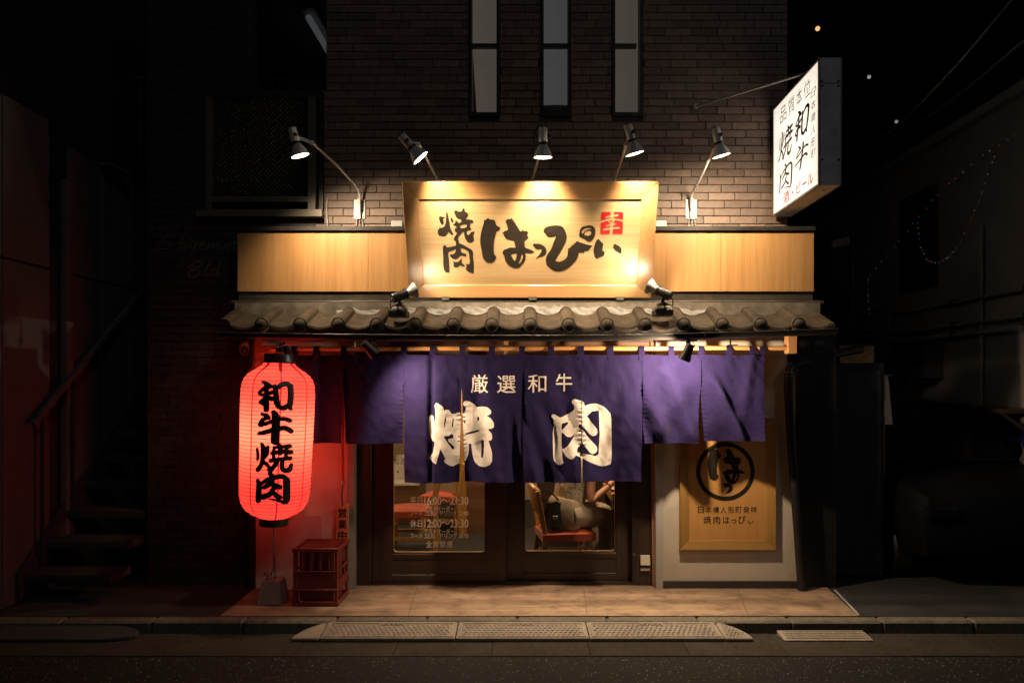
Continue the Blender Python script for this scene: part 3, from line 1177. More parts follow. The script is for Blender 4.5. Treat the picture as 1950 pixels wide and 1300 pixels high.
mb.grid(mort, 220, 5)
obj('mortar_bed', mb, M['mortar_white'], bld, smooth=60)
mb = MB(); mb.hexa([(-2.02, YE + .03, ZE - .055), (2.07, YE + .03, ZE - .055), (2.07, .06, ZE - .04), (-2.02, .06, ZE - .04)],
                   [(-2.02, YE + .03, ZE - .036), (2.07, YE + .03, ZE - .036), (2.07, .06, ZE - .02), (-2.02, .06, ZE - .02)])
obj('soffit', mb, M['timber'], bld)
mb = MB(); mb.box(-2.05, 2.1, YE + .012, YE + .03, ZE - .075, ZE - .034)
obj('eave_board', mb, M['black'], bld)

# gutter
gt = []
GY = -.565
for i in range(41):
    u = i / 40
    px = 419 + (1592 - 419) * u
    s = (px - 1000) / 590
    py = 643.5 - (6 * s * s if s < 0 else 0) - (13 * s * s if s > 0 else 0)
    gt.append((sx(px, 4.935), sz(py, 4.935)))
prof = [(-.034, .014), (-.033, .0), (-.026, -.014), (-.012, -.022), (.008, -.022), (.024, -.014), (.030, .0), (.031, .016),
        (.026, .016), (.025, .0), (.020, -.011), (.007, -.018), (-.011, -.018), (-.022, -.011), (-.028, .0), (-.029, .014)]
mb = MB()
n = len(prof)
vs = [V((x, GY + a, z + b)) for x, z in gt for a, b in prof]
fs = []
for i in range(len(gt) - 1):
    for k in range(n):
        k2 = (k + 1) % n
        fs.append((i * n + k, i * n + k2, (i + 1) * n + k2, (i + 1) * n + k))
fs.append(tuple(range(n))); fs.append(tuple((len(gt) - 1) * n + k for k in range(n))[::-1])
mb.add(vs, fs)
gobj = obj('rain_gutter', mb, M['metal_dark'], bld, smooth=30)
mb = MB(); mb.tube([(x, GY - .0325, z + .0155) for x, z in gt], .0035, 6)
obj('gutter_lip', mb, M['flash'], gobj, smooth=60)
for px in (693, 850, 1013, 1172, 1340, 1500):
    u = (px - 419) / (1592 - 419)
    x, z = gt[int(u * 40)]
    x = sx(px, 4.93)
    mb = MB()
    mb.bar((x, GY - .0375, z + .024), (x, GY - .0375, z - .004), .007, .003, up=(0, 1, 0))
    mb.bar((x, GY - .0375, z + .023), (x, GY + .06, z + .03), .007, .003)
    obj('gutter_clip', mb, M['flash'], gobj)

# downpipe on the right: elbow from a sloping pipe, then down along the wall
mb = MB()
dp = [PX(1640, 664, 5.75), PX(1560, 680, 5.62), PX(1522, 690, 5.50), PX(1508, 697, 5.44), PX(1502, 712, 5.42), PX(1501, 740, 5.42), PX(1508, 860, 5.43), PX(1519, 1000, 5.44), PX(1528, 1128, 5.44)]
mb.tube(dp, .034, 14)
dpo = obj('downpipe', mb, M['black'], bld, smooth=40)
mb = MB(); mb.lathe([(.0345, -.008), (.039, -.007), (.039, .007), (.0345, .008)], PX(1501, 709, 5.42), (0, 0, 1), 16)
mb.lathe([(.0345, -.004), (.038, -.004), (.038, .004), (.0345, .004)], PX(1501, 716, 5.42), (0, 0, 1), 16)
obj('pipe_clamp', mb, M['steel'], dpo, smooth=40)

# ------------------------------------------------------------------ shop front walls
xl0, xl1 = sx(487, 5.5), sx(664, 5.5)
mb = MB(); mb.box(xl0, xl1, 0, .12, -.01, 1.97)
obj('plaster_wall', mb, M['plaster'], bld)
mb = MB(); mb.box(xl0 - .05, xl0 - .001, -.012, .1, -.01, 1.97)
obj('corner_post', mb, M['wood_dark'], bld)
mb = MB(); mb.box(xl0 - .001, xl0 + .045, -.018, 0, 1.45, 1.96)
obj('wall_batten', mb, M['wood_orange'], bld)
mb = MB(); mb.box(xl1 - .004, xl1 + .044, -.018, .11, 0, 1.97)
obj('jamb_post', mb, M['post_pale'], bld, bevel=.002)
xr0, xr1t, xr1b = sx(1262, 5.5), sx(1499, 5.5), sx(1521, 5.5)
mb = MB()
mb.hexa([(xr0, 0, .055), (xr1b, 0, .055), (xr1b, .12, .055), (xr0, .12, .055)], [(xr0, 0, 1.97), (xr1t - .01, 0, 1.97), (xr1t - .01, .12, 1.97), (xr0, .12, 1.97)])
obj('plaster_wall', mb, M['plaster_pale'], bld)
mb = MB(); mb.box(xr0 + .002, xr1b + .02, -.012, .11, -.01, .056)
obj('skirting', mb, M['skirting'], bld, bevel=.003)
mb = MB()
mb.hexa([(xr1b + .001, -.006, .056), (xr1b + .012, -.006, .056), (xr1b + .012, .1, .056), (xr1b + .001, .1, .056)],
        [(xr1t - .009, -.006, 1.75), (xr1t + .002, -.006, 1.75), (xr1t + .002, .1, 1.75), (xr1t - .009, .1, 1.75)])
obj('edge_strip', mb, M['wood_red'], bld)
# darker corner mass beyond the right wall
mb = MB(); mb.box(xr1b + .014, xr1b + .30, .03, .6, -.05, 1.98)
obj('corner_cladding', mb, M['black'], bld)
mb = MB(); mb.box(sx(1248, 5.5), xr0 - .001, -.02, .11, 0, 1.97)
obj('jamb_post', mb, M['post_pale'], bld, bevel=.002)
mb = MB(); mb.hexa([(sx(1242, 5.55), .04, .01), (sx(1248, 5.55), .04, .01), (sx(1248, 5.55), .12, .01), (sx(1242, 5.55), .12, .01)],
                   [(sx(1238.5, 5.55), .04, 1.9), (sx(1247, 5.55), .04, 1.9), (sx(1247, 5.55), .12, 1.9), (sx(1238.5, 5.55), .12, 1.9)])
obj('jamb_board', mb, M['wood_red'], bld)
# lintel: pale strip over brown timber
mb = MB(); mb.box(xl1 + .046, sx(1246, 5.5), .03, .14, sz(649, 5.53), 1.97)
obj('lintel_strip', mb, M['plaster'], bld)
mb = MB(); mb.box(xl1 + .046, sx(1237, 5.54), .045, .15, 1.70, sz(649, 5.53) - .001)
obj('lintel_beam', mb, M['timber'], bld)
mb = MB(); mb.box(sx(960, 5.3), sx(968, 5.3), -.23, -.2, 1.765, 1.94)
obj('hanger_batten', mb, M['wood_orange'], bld)

# ------------------------------------------------------------------ sliding doors
DY = .10
ZD = CAMD + DY
mb = MB(); mb.box(sx(676, ZD), sx(709, ZD), DY - .03, DY + .12, 0, 1.72)
obj('door_post', mb, M['wood_dark'], bld, bevel=.003)
mb = MB(); mb.box(sx(1203, ZD), sx(1239, ZD), DY - .03, DY + .12, 0, 1.72)
obj('door_post', mb, M['wood_dark'], bld, bevel=.003)
mb = MB(); mb.box(sx(676, ZD), sx(1239, ZD), DY - .02, DY + .13, -.02, .018)
obj('door_sill', mb, M['wood_dark_h'], bld)


def door(x0, x1, gx0, gx1, gz0, y, label):
    d0 = MB()
    z0, z1 = .02, 1.72
    d0.box(x0, gx0 - .012, y, y + .04, z0, z1)
    dr = obj('sliding_door', d0, M['wood_dark'], bld, bevel=.002, label=label)
    mb = MB(); mb.box(gx1 + .012, x1, y, y + .04, z0, z1); obj('stile', mb, M['wood_dark'], dr, bevel=.002)
    mb = MB(); mb.box(gx0 - .012, gx1 + .012, y, y + .04, z0, .075); obj('bottom_rail', mb, M['wood_dark_h'], dr, bevel=.002)
    mb = MB(); mb.box(gx0 - .012, gx1 + .012, y + .008, y + .034, .075, gz0 - .055); obj('door_panel', mb, M['wood_dark_h'], dr)
    mb = MB(); mb.box(gx0 - .012, gx1 + .012, y, y + .04, gz0 - .055, gz0 - .012); obj('lock_rail', mb, M['wood_dark_h'], dr, bevel=.002)
    mb = MB(); mb.box(gx0 - .012, gx1 + .012, y, y + .04, 1.62, z1); obj('top_rail', mb, M['wood_dark_h'], dr)
    # glazing bead with round lower corners
    def rr(x0, x1, z0, z1, r):
        pts = []
        for cx, cz, a0 in ((x1 - r, z0 + r, -90), (x1 - r, z1 - r, 0), (x0 + r, z1 - r, 90), (x0 + r, z0 + r, 180)):
            pts += [(cx + r * math.cos(R(a0 + 15 * k)), cz + r * math.sin(R(a0 + 15 * k))) for k in range(7)]
        return pts
    o_ = [(gx0 - .012, gz0 - .012), (gx1 + .012, gz0 - .012), (gx1 + .012, 1.632), (gx0 - .012, 1.632)]
    vs, fs = shape2d([o_], [rr(gx0, gx1, gz0, 1.62, .025)])
    mb = MB().add([(a[0], y + .006, a[1]) for a in vs], fs)
    # inner lip in a pale wood
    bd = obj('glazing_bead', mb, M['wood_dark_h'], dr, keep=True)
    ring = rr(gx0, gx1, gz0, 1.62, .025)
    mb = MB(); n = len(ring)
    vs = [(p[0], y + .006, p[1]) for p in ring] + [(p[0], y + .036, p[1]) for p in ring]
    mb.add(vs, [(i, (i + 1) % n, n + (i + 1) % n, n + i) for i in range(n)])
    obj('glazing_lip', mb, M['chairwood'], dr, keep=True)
    mb = MB(); mb.box(gx0 - .008, gx1 + .008, y + .018, y + .022, gz0 - .008, 1.628)
    obj('pane', mb, M['glass'], dr)
    return dr


gzl = sz(1051, ZD)
dl = door(sx(709, ZD), sx(964, ZD), sx(750, ZD + .018), sx(923, ZD + .018), gzl, DY, 'left door with opening hours lettered on its glass')
dr_ = door(sx(946, ZD + .05), sx(1203, ZD + .05), sx(1000, ZD + .07), sx(1170, ZD + .07), sz(1048, ZD + .07), DY + .05, 'right door showing a seated guest behind its glass')
mb = MB(); mb.lathe([(.0, .0), (.004, .0), (.004, .01)], (sx(715, ZD), DY - .001, sz(913, ZD)), (0, -1, 0), 8)
mb.box(sx(713.5, ZD), sx(718.5, ZD), DY - .003, DY + .004, sz(928, ZD), sz(908, ZD))
obj('finger_pull', mb, M['black'], dl)
mb = MB(); mb.box(sx(1203, ZD) + .004, sx(1208.5, ZD), DY - .036, DY - .03, sz(1055, ZD), sz(1051, ZD))
obj('latch', mb, M['steel'], bld)
sw = thing('switch_box', 'small beige switch box on the dark right door post', 'switch box', PX(1228, 1083, ZD - .03))
mb = MB(); x0, x1 = sx(1219, ZD - .03), sx(1237, ZD - .03)
mb.hexa([(x0, DY - .065, sz(1072, ZD)), (x1, DY - .065, sz(1072, ZD)), (x1, DY - .03, sz(1072, ZD)), (x0, DY - .03, sz(1072, ZD))],
        [(x0, DY - .045, sz(1054, ZD)), (x1, DY - .045, sz(1054, ZD)), (x1, DY - .03, sz(1054, ZD)), (x0, DY - .03, sz(1054, ZD))])
obj('cover', mb, M['plaster_pale'], sw, bevel=.002)
mb = MB(); mb.box(x0, x1 - .001, DY - .05, DY - .03, sz(1083, ZD), sz(1077, ZD))
obj('base', mb, M['plaster_pale'], sw, bevel=.002)

# opening hours on the left glass (px boxes)
zg = DY + .017
lines = [('平日', 781, 946, 804, 960, .012), ('16:00〜23:30', 808, 945, 892, 961, .02),
         ('ラストオーダー', 808, 963, 865, 973, .01), ('フード 22:30／ドリンク 23:00', 781, 971, 892, 982, .008),
         ('休日', 781, 989, 804, 1003, .012), ('12:00〜23:30', 808, 988, 892, 1004, .02),
         ('ラストオーダー', 808, 1006, 865, 1016, .01), ('フード 22:30／ドリンク 23:00', 781, 1014, 892, 1025, .008),
         ('全席禁煙', 811, 1029, 862, 1042, .006)]
sh = join2d(*[fit_text(s, a, b, c, d, offset=of, spacing=1.25 if s == '全席禁煙' else 1.0) for s, a, b, c, d, of in lines])
lettering('lettering', sh, lambda a, b: PX(a, b, CAMD + zg), M['vinyl'], dl)

# ------------------------------------------------------------------ big wooden signboard, leaning forward at the top
WARM = (1.0, .79, .54)
SB = V((.04, -.20, 2.184)); ST = V((.04, -.525, 2.940))
sup = (ST - SB); SH = sup.length; sup.normalize()
sn = V((1, 0, 0)).cross(sup).normalized()       # outward normal (towards the street)
if sn.y > 0: sn = -sn
SW = 1.773
sign = thing('signboard', 'large framed wooden signboard with black brush lettering and red seal above the eave', 'signboard', SB)


def SG(u, v, d=0.0):
    return SB + V((1, 0, 0)) * u + sup * v + sn * d


fwT, fwB, fwS = .118, .092, .108
hw = SW / 2
outer = [(-hw, 0), (hw, 0), (hw, SH), (-hw, SH)]
inner = [(-hw + fwS, fwB), (hw - fwS, fwB), (hw - fwS, SH - fwT), (-hw + fwS, SH - fwT)]
for k in range(4):
    k2 = (k + 1) % 4
    mb = MB()
    a, b, c, d = outer[k], outer[k2], inner[k2], inner[k]
    mb.hexa([SG(*a, -.075), SG(*b, -.075), SG(*c, -.075), SG(*d, -.075)], [SG(*a, .0), SG(*b, .0), SG(*c, -.012), SG(*d, -.012)])
    obj('frame_rail', mb, M['hinoki'] if k % 2 == 0 else M['hinoki_v'], sign, bevel=.0025)
mb = MB(); mb.hexa([SG(*p, -.07) for p in inner], [SG(*p, -.021) for p in inner])
obj('sign_panel', mb, M['board'], sign)
mb = MB()
ir = .008
for k in range(4):
    a, b = inner[k], inner[(k + 1) % 4]
for (u0, v0, u1, v1) in ((inner[0][0], inner[0][1], inner[1][0], inner[1][1]), (inner[1][0], inner[1][1], inner[2][0], inner[2][1]),
                         (inner[2][0], inner[2][1], inner[3][0], inner[3][1]), (inner[3][0], inner[3][1], inner[0][0], inner[0][1])):
    pass
for xq in (-.62, .02, .66):
    mb = MB(); c = SG(xq, -.012, -.01)
    mb.box(c.x - .028, c.x + .028, c.y - .02, c.y + .03, c.z - .012, c.z + .016)
    obj('clamp', mb, M['flash'], sign, bevel=.002)
mb = MB(); mb.bar(SG(-.6, SH * .8, -.08), V((-.56, .09, 2.80)), .03, .03); mb.bar(SG(.6, SH * .8, -.08), V((.64, .09, 2.80)), .03, .03)
obj('back_strut', mb, M['metal_dark'], sign)


def on_sign(px, py, d=-.0195):
    """point of the sign panel under a traced photo position"""
    dr = V(((px - CX) / F, 1, -(py - CY) / F))
    o = V((0, -CAMD, EYE))
    p0 = SG(0, 0, d)
    t = (p0 - o).dot(sn) / dr.dot(sn)
    return o + dr * t


def T1(pts): return spline([(830 + u * .10772, 390 + v * .10769) for u, v in pts], 2)


Y1 = [(60,210),(100,205),(120,215),(160,215),(150,238),(125,250),(140,300),(130,350),(110,355),(80,320),(62,270),(55,235)]
Y2 = [(180,140),(200,135),(212,160),(225,240),(245,330),(260,420),(300,500),(305,530),(270,530),(222,480),(180,545),(155,560),(60,545),(30,490),(40,440),(65,420),(60,385),(80,405),(115,405),(150,380),(170,330),(180,240)]
Y3 = [(258,228),(285,232),(305,270),(310,305),(285,315),(265,280)]
Y4 = [(330,110),(355,97),(400,120),(455,118),(475,70),(500,62),(512,115),(560,145),(575,180),(555,215),(540,235),(530,262),(570,260),(580,238),(600,262),(640,268),(665,290),(655,320),(625,328),(612,320),(608,340),(598,390),(620,420),(610,445),(560,455),(545,470),(548,510),(565,540),(600,520),(610,490),(670,470),(680,485),(655,545),(668,590),(665,640),(620,670),(560,660),(520,600),(500,530),(500,490),(480,480),(440,520),(400,570),(385,610),(405,635),(412,675),(440,690),(470,700),(540,740),(600,775),(640,800),(658,850),(655,940),(668,1030),(668,1195),(650,1212),(590,1190),(545,1160),(530,1125),(545,1080),(530,1045),(560,1050),(590,1050),(600,1000),(590,900),(580,835),(540,800),(480,775),(440,765),(445,800),(455,840),(490,855),(530,870),(540,905),(520,920),(480,905),(440,905),(400,940),(360,970),(290,950),(245,900),(248,880),(300,872),(335,850),(350,810),(352,785),(300,810),(225,840),(222,900),(235,1000),(242,1180),(230,1205),(180,1195),(145,1150),(130,1050),(130,900),(122,760),(140,715),(165,710),(195,750),(250,745),(350,722),(355,690),(350,650),(320,620),(322,580),(350,540),(380,490),(345,480),(330,440),(340,410),(365,405),(355,380),(330,370),(297,355),(335,330),(345,285),(370,280),(395,315),(440,310),(445,260),(400,250),(365,230),(345,190),(325,140)]
Y4h = [(430,365),(545,345),(535,400),(440,412)]
Y5 = [(305,1000),(350,1015),(400,1005),(450,950),(460,980),(455,1020),(480,1045),(508,1070),(500,1095),(460,1080),(430,1070),(395,1100),(350,1112),(310,1085),(315,1050)]
HA1 = [(850,290),(855,268),(880,265),(900,248),(925,235),(950,255),(985,265),(1025,262),(1045,290),(1060,345),(1095,380),(1130,395),(1135,425),(1115,458),(1080,465),(1050,540),(1028,640),(1022,740),(1025,860),(1060,905),(1065,930),(1045,985),(1000,1022),(940,1032),(885,1010),(840,955),(820,880),(805,780),(785,680),(783,600),(800,490),(825,390),(845,330)]
HA2 = [(1235,290),(1255,262),(1270,258),(1280,235),(1290,262),(1300,250),(1312,258),(1330,235),(1355,255),(1400,320),(1450,400),(1495,470),(1522,462),(1528,430),(1545,458),(1600,465),(1622,462),(1618,480),(1632,495),(1615,530),(1628,560),(1635,590),(1610,600),(1600,625),(1580,630),(1565,650),(1570,700),(1580,755),(1640,775),(1743,830),(1690,855),(1630,858),(1588,850),(1590,920),(1575,985),(1530,1050),(1480,1100),(1420,1120),(1350,1105),(1280,1060),(1230,985),(1210,900),(1175,850),(1200,800),(1240,785),(1310,755),(1400,758),(1412,750),(1400,700),(1380,635),(1330,625),(1250,605),(1210,555),(1195,515),(1170,492),(1195,485),(1215,460),(1275,445),(1262,370)]
HA2h = [[(1330,880),(1425,855),(1425,920),(1405,985),(1380,985),(1350,930)], [(1515,880),(1535,880),(1540,930),(1510,1005),(1470,1040),(1462,1030),(1500,950)]]
_q = 1578
TU = [(u + _q, v) for u, v in [(138,705),(155,685),(200,690),(240,688),(300,705),(350,745),(378,800),(380,840),(355,880),(300,915),(250,925),(200,952),(195,945),(240,895),(280,840),(295,800),(275,780),(220,790),(180,765),(155,735)]]
PI1 = [(u + _q, v) for u, v in [(322,465),(350,410),(380,392),(450,372),(540,363),(620,370),(670,395),(705,450),(730,520),(735,580),(720,650),(680,730),(620,840),(560,930),(530,985),(560,1000),(610,1005),(670,985),(720,950),(750,890),(760,800),(752,765),(795,770),(798,735),(830,732),(825,708),(862,705),(866,670),(890,680),(912,640),(960,660),(1050,690),(1185,722),(1175,740),(1130,790),(1130,810),(1050,825),(1040,852),(950,848),(935,910),(900,980),(830,1060),(740,1130),(650,1170),(570,1178),(510,1165),(440,1120),(385,1070),(365,990),(375,920),(410,850),(455,790),(490,700),(520,620),(550,550),(500,565),(435,572),(390,555),(365,515)]]
PI2 = [(u + _q, v) for u, v in [(955,540),(960,490),(975,430),(1010,390),(1070,375),(1130,362),(1190,372),(1230,410),(1243,470),(1235,540),(1210,600),(1170,645),(1130,660),(1090,640),(1045,605),(1000,585),(965,570)]]
PI2h = [[(u + _q, v) for u, v in q] for q in ([(995,490),(1010,455),(1050,425),(1110,408),(1170,420),(1165,432),(1100,440),(1050,470),(1020,510)], [(1045,520),(1065,480),(1110,458),(1160,465),(1170,500),(1150,535),(1110,550),(1065,540)])]
II = [[(u + _q, v) for u, v in q] for q in ([(1255,640),(1285,608),(1310,612),(1345,655),(1375,680),(1383,710),(1370,760),(1368,810),(1405,830),(1400,870),(1385,905),(1320,930),(1260,955),(1235,925),(1215,850),(1212,780),(1235,700)], [(1565,695),(1600,700),(1650,720),(1695,765),(1708,820),(1690,865),(1640,840),(1590,810),(1570,775),(1550,760),(1565,735)])]
for pos, neg in (([Y1, Y2, Y3, Y4, Y5], [Y4h]), ([HA1, HA2], HA2h), ([TU], []), ([PI1, PI2], PI2h), (II, [])):
    sh = shape2d([T1(p) for p in pos], [T1(p) for p in neg])
    lettering('lettering', sh, on_sign, M['ink'], sign)
seal = [(1345,140),(1360,130),(1722,130),(1738,145),(1725,503),(1705,518),(1347,518),(1330,505)]
neg = []
for pts, wd in (([(1545,118),(1535,260)], 60), ([(1440,215),(1540,195),(1635,180)], [34, 40, 46]), ([(1355,295),(1540,248),(1735,280)], [46, 34, 40]),
                ([(1470,270),(1512,322)], 26), ([(1590,258),(1540,322)], 26), ([(1445,365),(1600,335)], 34), ([(1395,437),(1540,412),(1660,402)], [40, 36, 42]), ([(1535,320),(1520,530)], [40, 52])):
    neg += stroke([(u + _q, v) for u, v in pts], wd)
cv = lambda p: [(830 + u * .10772, 390 + v * .10769) for u, v in p]
sh = shape2d([cv([(u + _q, v) for u, v in seal])], [cv(p) for p in neg])
lettering('seal', sh, on_sign, M['ink_red'], sign, label='red square seal with a pale character cut out of it')

# ------------------------------------------------------------------ lamps on arms
ARMG = 'reflector lamps on arms over the signboard'


def arm_lamp(label, rim, d, arm, plate=None, energy=60, cable=True, aim=None, cone=100):
    """rim: centre of the lamp mouth; d: direction of the light; arm: points from the wall to the lamp"""
    d = V(d).normalized()
    rim = V(rim)
    t = thing('arm_lamp', label, 'lamp', arm[0], ARMG)
    s0 = d.cross(V((0, 0, 1)))
    side = s0.normalized() if s0.length > .05 else V((1, 0, 0))
    mb = MB()
    mb.lathe([(.024, -.082), (.030, -.074), (.040, -.058), (.051, -.036), (.060, -.012), (.064, .0), (.061, .001), (.057, -.010), (.046, -.036), (.030, -.06), (.0, -.065)], rim, d, 24)
    obj('reflector', mb, M['lamp_grey'], t, smooth=50)
    mb = MB(); mb.lathe([(.0, .004), (.03, .002), (.052, -.004), (.057, -.009)], rim, d, 24)
    obj('bulb_face', mb, M['bulb'], t, smooth=50)
    mb = MB(); mb.lathe([(.0, -.19), (.026, -.19), (.029, -.186), (.029, -.10), (.026, -.094), (.0, -.094)], rim, d, 20)
    obj('socket', mb, M['lamp_grey'], t, smooth=40)
    mb = MB(); mb.lathe([(.024, -.098), (.031, -.095), (.032, -.084), (.024, -.078)], rim, d, 20)
    obj('collar', mb, M['black'], t, smooth=40)
    for sgn in (-1, 1):
        k = rim - d * .135 + side * sgn * .03
        mb = MB(); mb.lathe([(.0, .0), (.010, .0), (.013, .004), (.013, .016), (.009, .020), (.0, .020)], k, side * sgn, 12)
        obj('knob', mb, M['black'], t, smooth=40)
    mb = MB()
    up = -d
    k = rim - d * .19
    lo = []
    for i in range(11):
        a = math.pi * i / 10
        lo.append(k + up * (.035 * math.sin(a)) - side * (.0 + .032 * (1 - math.cos(a))) + d * (.10 * (i / 10) ** 2))
    mb.tube(lo, .004, 6)
    obj('cord', mb, M['black'], t, smooth=60)
    mb = MB(); mb.tube(arm, .0095, 10)
    obj('arm', mb, M['galv'], t, smooth=50)
    # yoke from the arm end to the socket
    e = V(arm[-1])
    mb = MB(); mb.bar(e, rim - d * .135, .012, .020)
    mb.lathe([(.0, -.012), (.013, -.012), (.013, .012), (.0, .012)], e, side, 12)
    obj('yoke', mb, M['galv'], t)
    if plate:
        c = V(plate)
        mb = MB(); mb.box(c.x - .045, c.x + .045, c.y - .010, c.y, c.z - .075, c.z + .075)
        mb.box(c.x - .014, c.x + .014, c.y - .034, c.y - .010, c.z - .082, c.z + .078)
        pl = obj('bracket_plate', mb, M['white_metal'], t, bevel=.003)
        for (dx, dz) in ((-.03, .055), (.03, .055), (-.03, -.055), (.03, -.055)):
            mb = MB(); mb.lathe([(.0, .005), (.005, .004), (.006, .0)], (c.x + dx, c.y - .010, c.z + dz), (0, -1, 0), 8)
            obj('bolt', mb, M['steel'], pl)
        mb = MB()
        for q, dx in enumerate((-.022, .004, .028)):
            mb.tube([(c.x + dx * .7, c.y - .012, c.z - .07), (c.x + dx, c.y - .014, c.z - .12), (c.x + dx * 1.3 + .01, c.y - .016, c.z - .19)], .004, 6)
        obj('wire', mb, M['white_metal'], t, smooth=60)
    light('lamp_light', 'SPOT', rim + d * .012, energy, WARM, t, .055, aim or d, cone, 1.0)
    return t


LZ = 4.90
y0 = YW
arm_lamp('leftmost arm lamp, on a long bent arm in front of the embossed window', PX(572, 297, 4.95), (.24, .13, -.85),
         [PX(685, 400, 5.56), PX(685, 372, 5.55), PX(683, 362, 5.53), PX(676, 351, 5.48), PX(640, 313, 5.24), PX(594, 272, 4.98)], PX(685, 399, 5.6), 165, aim=V((.38, .36, -.84)), cone=138)
arm_lamp('tilted arm lamp over the upper left corner of the big signboard', PX(801, 301, 4.80), (.55, .12, -.62),
         [V((-.62, .05, 2.72)), PX(845, 362, 5.35), PX(812, 302, 4.95), PX(797, 275, 4.83)], None, 185, aim=V((.40, .42, -.75)), cone=92)
arm_lamp('upright arm lamp over the middle of the big signboard', PX(1034, 300, 4.80), (.0, .12, -.9),
         [V((.02, .05, 2.72)), PX(1009, 360, 5.35), PX(1026, 300, 4.95), PX(1031, 274, 4.84)], None, 230, aim=V((.02, .50, -.72)), cone=88)
arm_lamp('slightly tilted arm lamp over the upper right corner of the big signboard', PX(1209, 293, 4.80), (.23, .12, -.82),
         [V((.66, .05, 2.72)), PX(1163, 362, 5.35), PX(1186, 296, 4.95), PX(1192, 276, 4.83)], None, 190, aim=V((.14, .42, -.75)), cone=92)
arm_lamp('rightmost arm lamp, between the big signboard and the projecting light box', PX(1374, 297, 4.95), (.22, .10, -.85),
         [PX(1316, 398, 5.56), PX(1316, 382, 5.55), PX(1317, 371, 5.53), PX(1322, 362, 5.48), PX(1340, 326, 5.2), PX(1359, 282, 4.98)], PX(1316, 399, 5.6), 150, aim=V((.04, .36, -.70)), cone=178)

# ------------------------------------------------------------------ small spotlights standing on the tiles
SPG = 'small spotlights standing on the eave tiles'


def roof_spot(label, foot, rim, d, energy):
    d = V(d).normalized(); rim = V(rim); foot = V(foot)
    t = thing('roof_spotlight', label, 'spotlight', foot, SPG)
    mb = MB()
    rb_ = random.Random(2)
    for (dx, w_) in ((-.034, .062), (.033, .060)):
        mb.box(foot.x + dx - w_ / 2, foot.x + dx + w_ / 2, foot.y - .03, foot.y + .09, foot.z - .012, foot.z + .034)
    obj('brick_foot', mb, M['black'], t, bevel=.004)
    mb = MB(); mb.lathe([(.0, .034), (.058, .034), (.062, .042), (.05, .056), (.046, .060), (.0, .060)], foot + V((0, .03, 0)), (0, 0, 1), 14)
    obj('putty', mb, M['ridge'], t, smooth=30)
    mb = MB(); mb.lathe([(.0, .058), (.044, .058), (.044, .074), (.030, .080), (.026, .090), (.0, .090)], foot + V((0, .03, 0)), (0, 0, 1), 20)
    obj('base', mb, M['black'], t, smooth=40)
    k = rim - d * .12
    mb = MB(); mb.bar(foot + V((0, .03, .085)), k - V((0, 0, .01)), .022, .014)
    obj('stem', mb, M['black'], t, bevel=.002)
    mb = MB(); mb.lathe([(.0, -.175), (.030, -.175), (.033, -.17), (.033, -.085), (.038, -.08), (.038, -.066), (.030, -.062), (.0, -.062)], rim, d, 22)
    obj('housing', mb, M['metal_dark'], t, smooth=40)
    mb = MB(); mb.lathe([(.018, -.066), (.026, -.05), (.042, -.02), (.053, -.004), (.055, .0)], rim, d, 24)
    obj('bulb_body', mb, M['lamp_grey'], t, smooth=50)
    mb = MB(); mb.lathe([(.0, .006), (.03, .004), (.05, .001), (.0545, -.001)], rim, d, 24)
    obj('bulb_face', mb, M['bulb'], t, smooth=50)
    mb = MB()
    back = rim - d * .175
    f2 = foot + V((0, .03, .09))
    mb.tube([back, back - d * .02 + V((0, 0, -.02)), back + V((0, 0, -.06)) - d * .015, f2 + (back - f2) * .35 + V((0, 0, -.02)), f2], .005, 6)
    obj('cord', mb, M['black'], t, smooth=60)
    light('lamp_light', 'SPOT', rim + d * .012, energy, WARM, t, .03, d, 120, 1.0)


roof_spot('spotlight on the tiles below the left end of the big signboard', PX(760, 601, 5.06) + V((0, -.03, 0)), PX(790, 553, 5.02), (.72, .42, .34), 16)
roof_spot('spotlight on the tiles below the right end of the big signboard', PX(1262, 599, 5.06) + V((0, -.03, 0)), PX(1237, 545, 5.02), (-.68, .45, .42), 22)

# ------------------------------------------------------------------ spotlights hanging under the eave
UG = 'black spotlights under the eave'


def eave_spot(label, top, head, d, energy, angle=120):
    d = V(d).normalized(); head = V(head); top = V(top)
    t = thing('eave_spotlight', label, 'spotlight', top, UG)
    mb = MB(); mb.box(top.x - .055, top.x + .055, top.y - .02, top.y + .02, top.z - .018, top.z + .01)
    obj('track_adapter', mb, M['black'], t, bevel=.003)
    mb = MB(); mb.bar(top, head - d * .05, .028, .022)
    obj('stem', mb, M['black'], t, bevel=.003)
    mb = MB(); mb.lathe([(.0, -.11), (.026, -.11), (.030, -.10), (.032, -.05), (.043, -.01), (.045, .004), (.041, .004), (.030, -.02), (.0, -.022)], head, d, 20)
    obj('housing', mb, M['black'], t, smooth=40)
    mb = MB(); mb.lathe([(.0, -.012), (.03, -.012), (.033, -.014)], head, d, 16)
    obj('bulb_face', mb, M['bulb'], t)
    mb = MB(); mb.tube([top + V((.02, 0, -.01)), top + V((.045, .01, -.05)), head - d * .06 + V((.045, 0, .03)), head - d * .1], .004, 6)
    obj('cord', mb, M['black'], t, smooth=60)
    if angle:
        light('lamp_light', 'SPOT', head + d * .03, energy, (1, .78, .55), t, .025, d, angle, 1.0)
    else:
        light('lamp_light', 'POINT', head + d * .035, energy, (1, .78, .55), t, .025)


eave_spot('black spotlight under the eave near the lantern, aimed at the curtain', PX(705, 643, 4.99), PX(714, 674, 4.90), (.62, .28, -.62), 74, 134)
eave_spot('black spotlight under the eave above the right end of the curtain', PX(1312, 645, 4.99), PX(1303, 684, 4.88), (-.30, .20, -.80), 82, None)

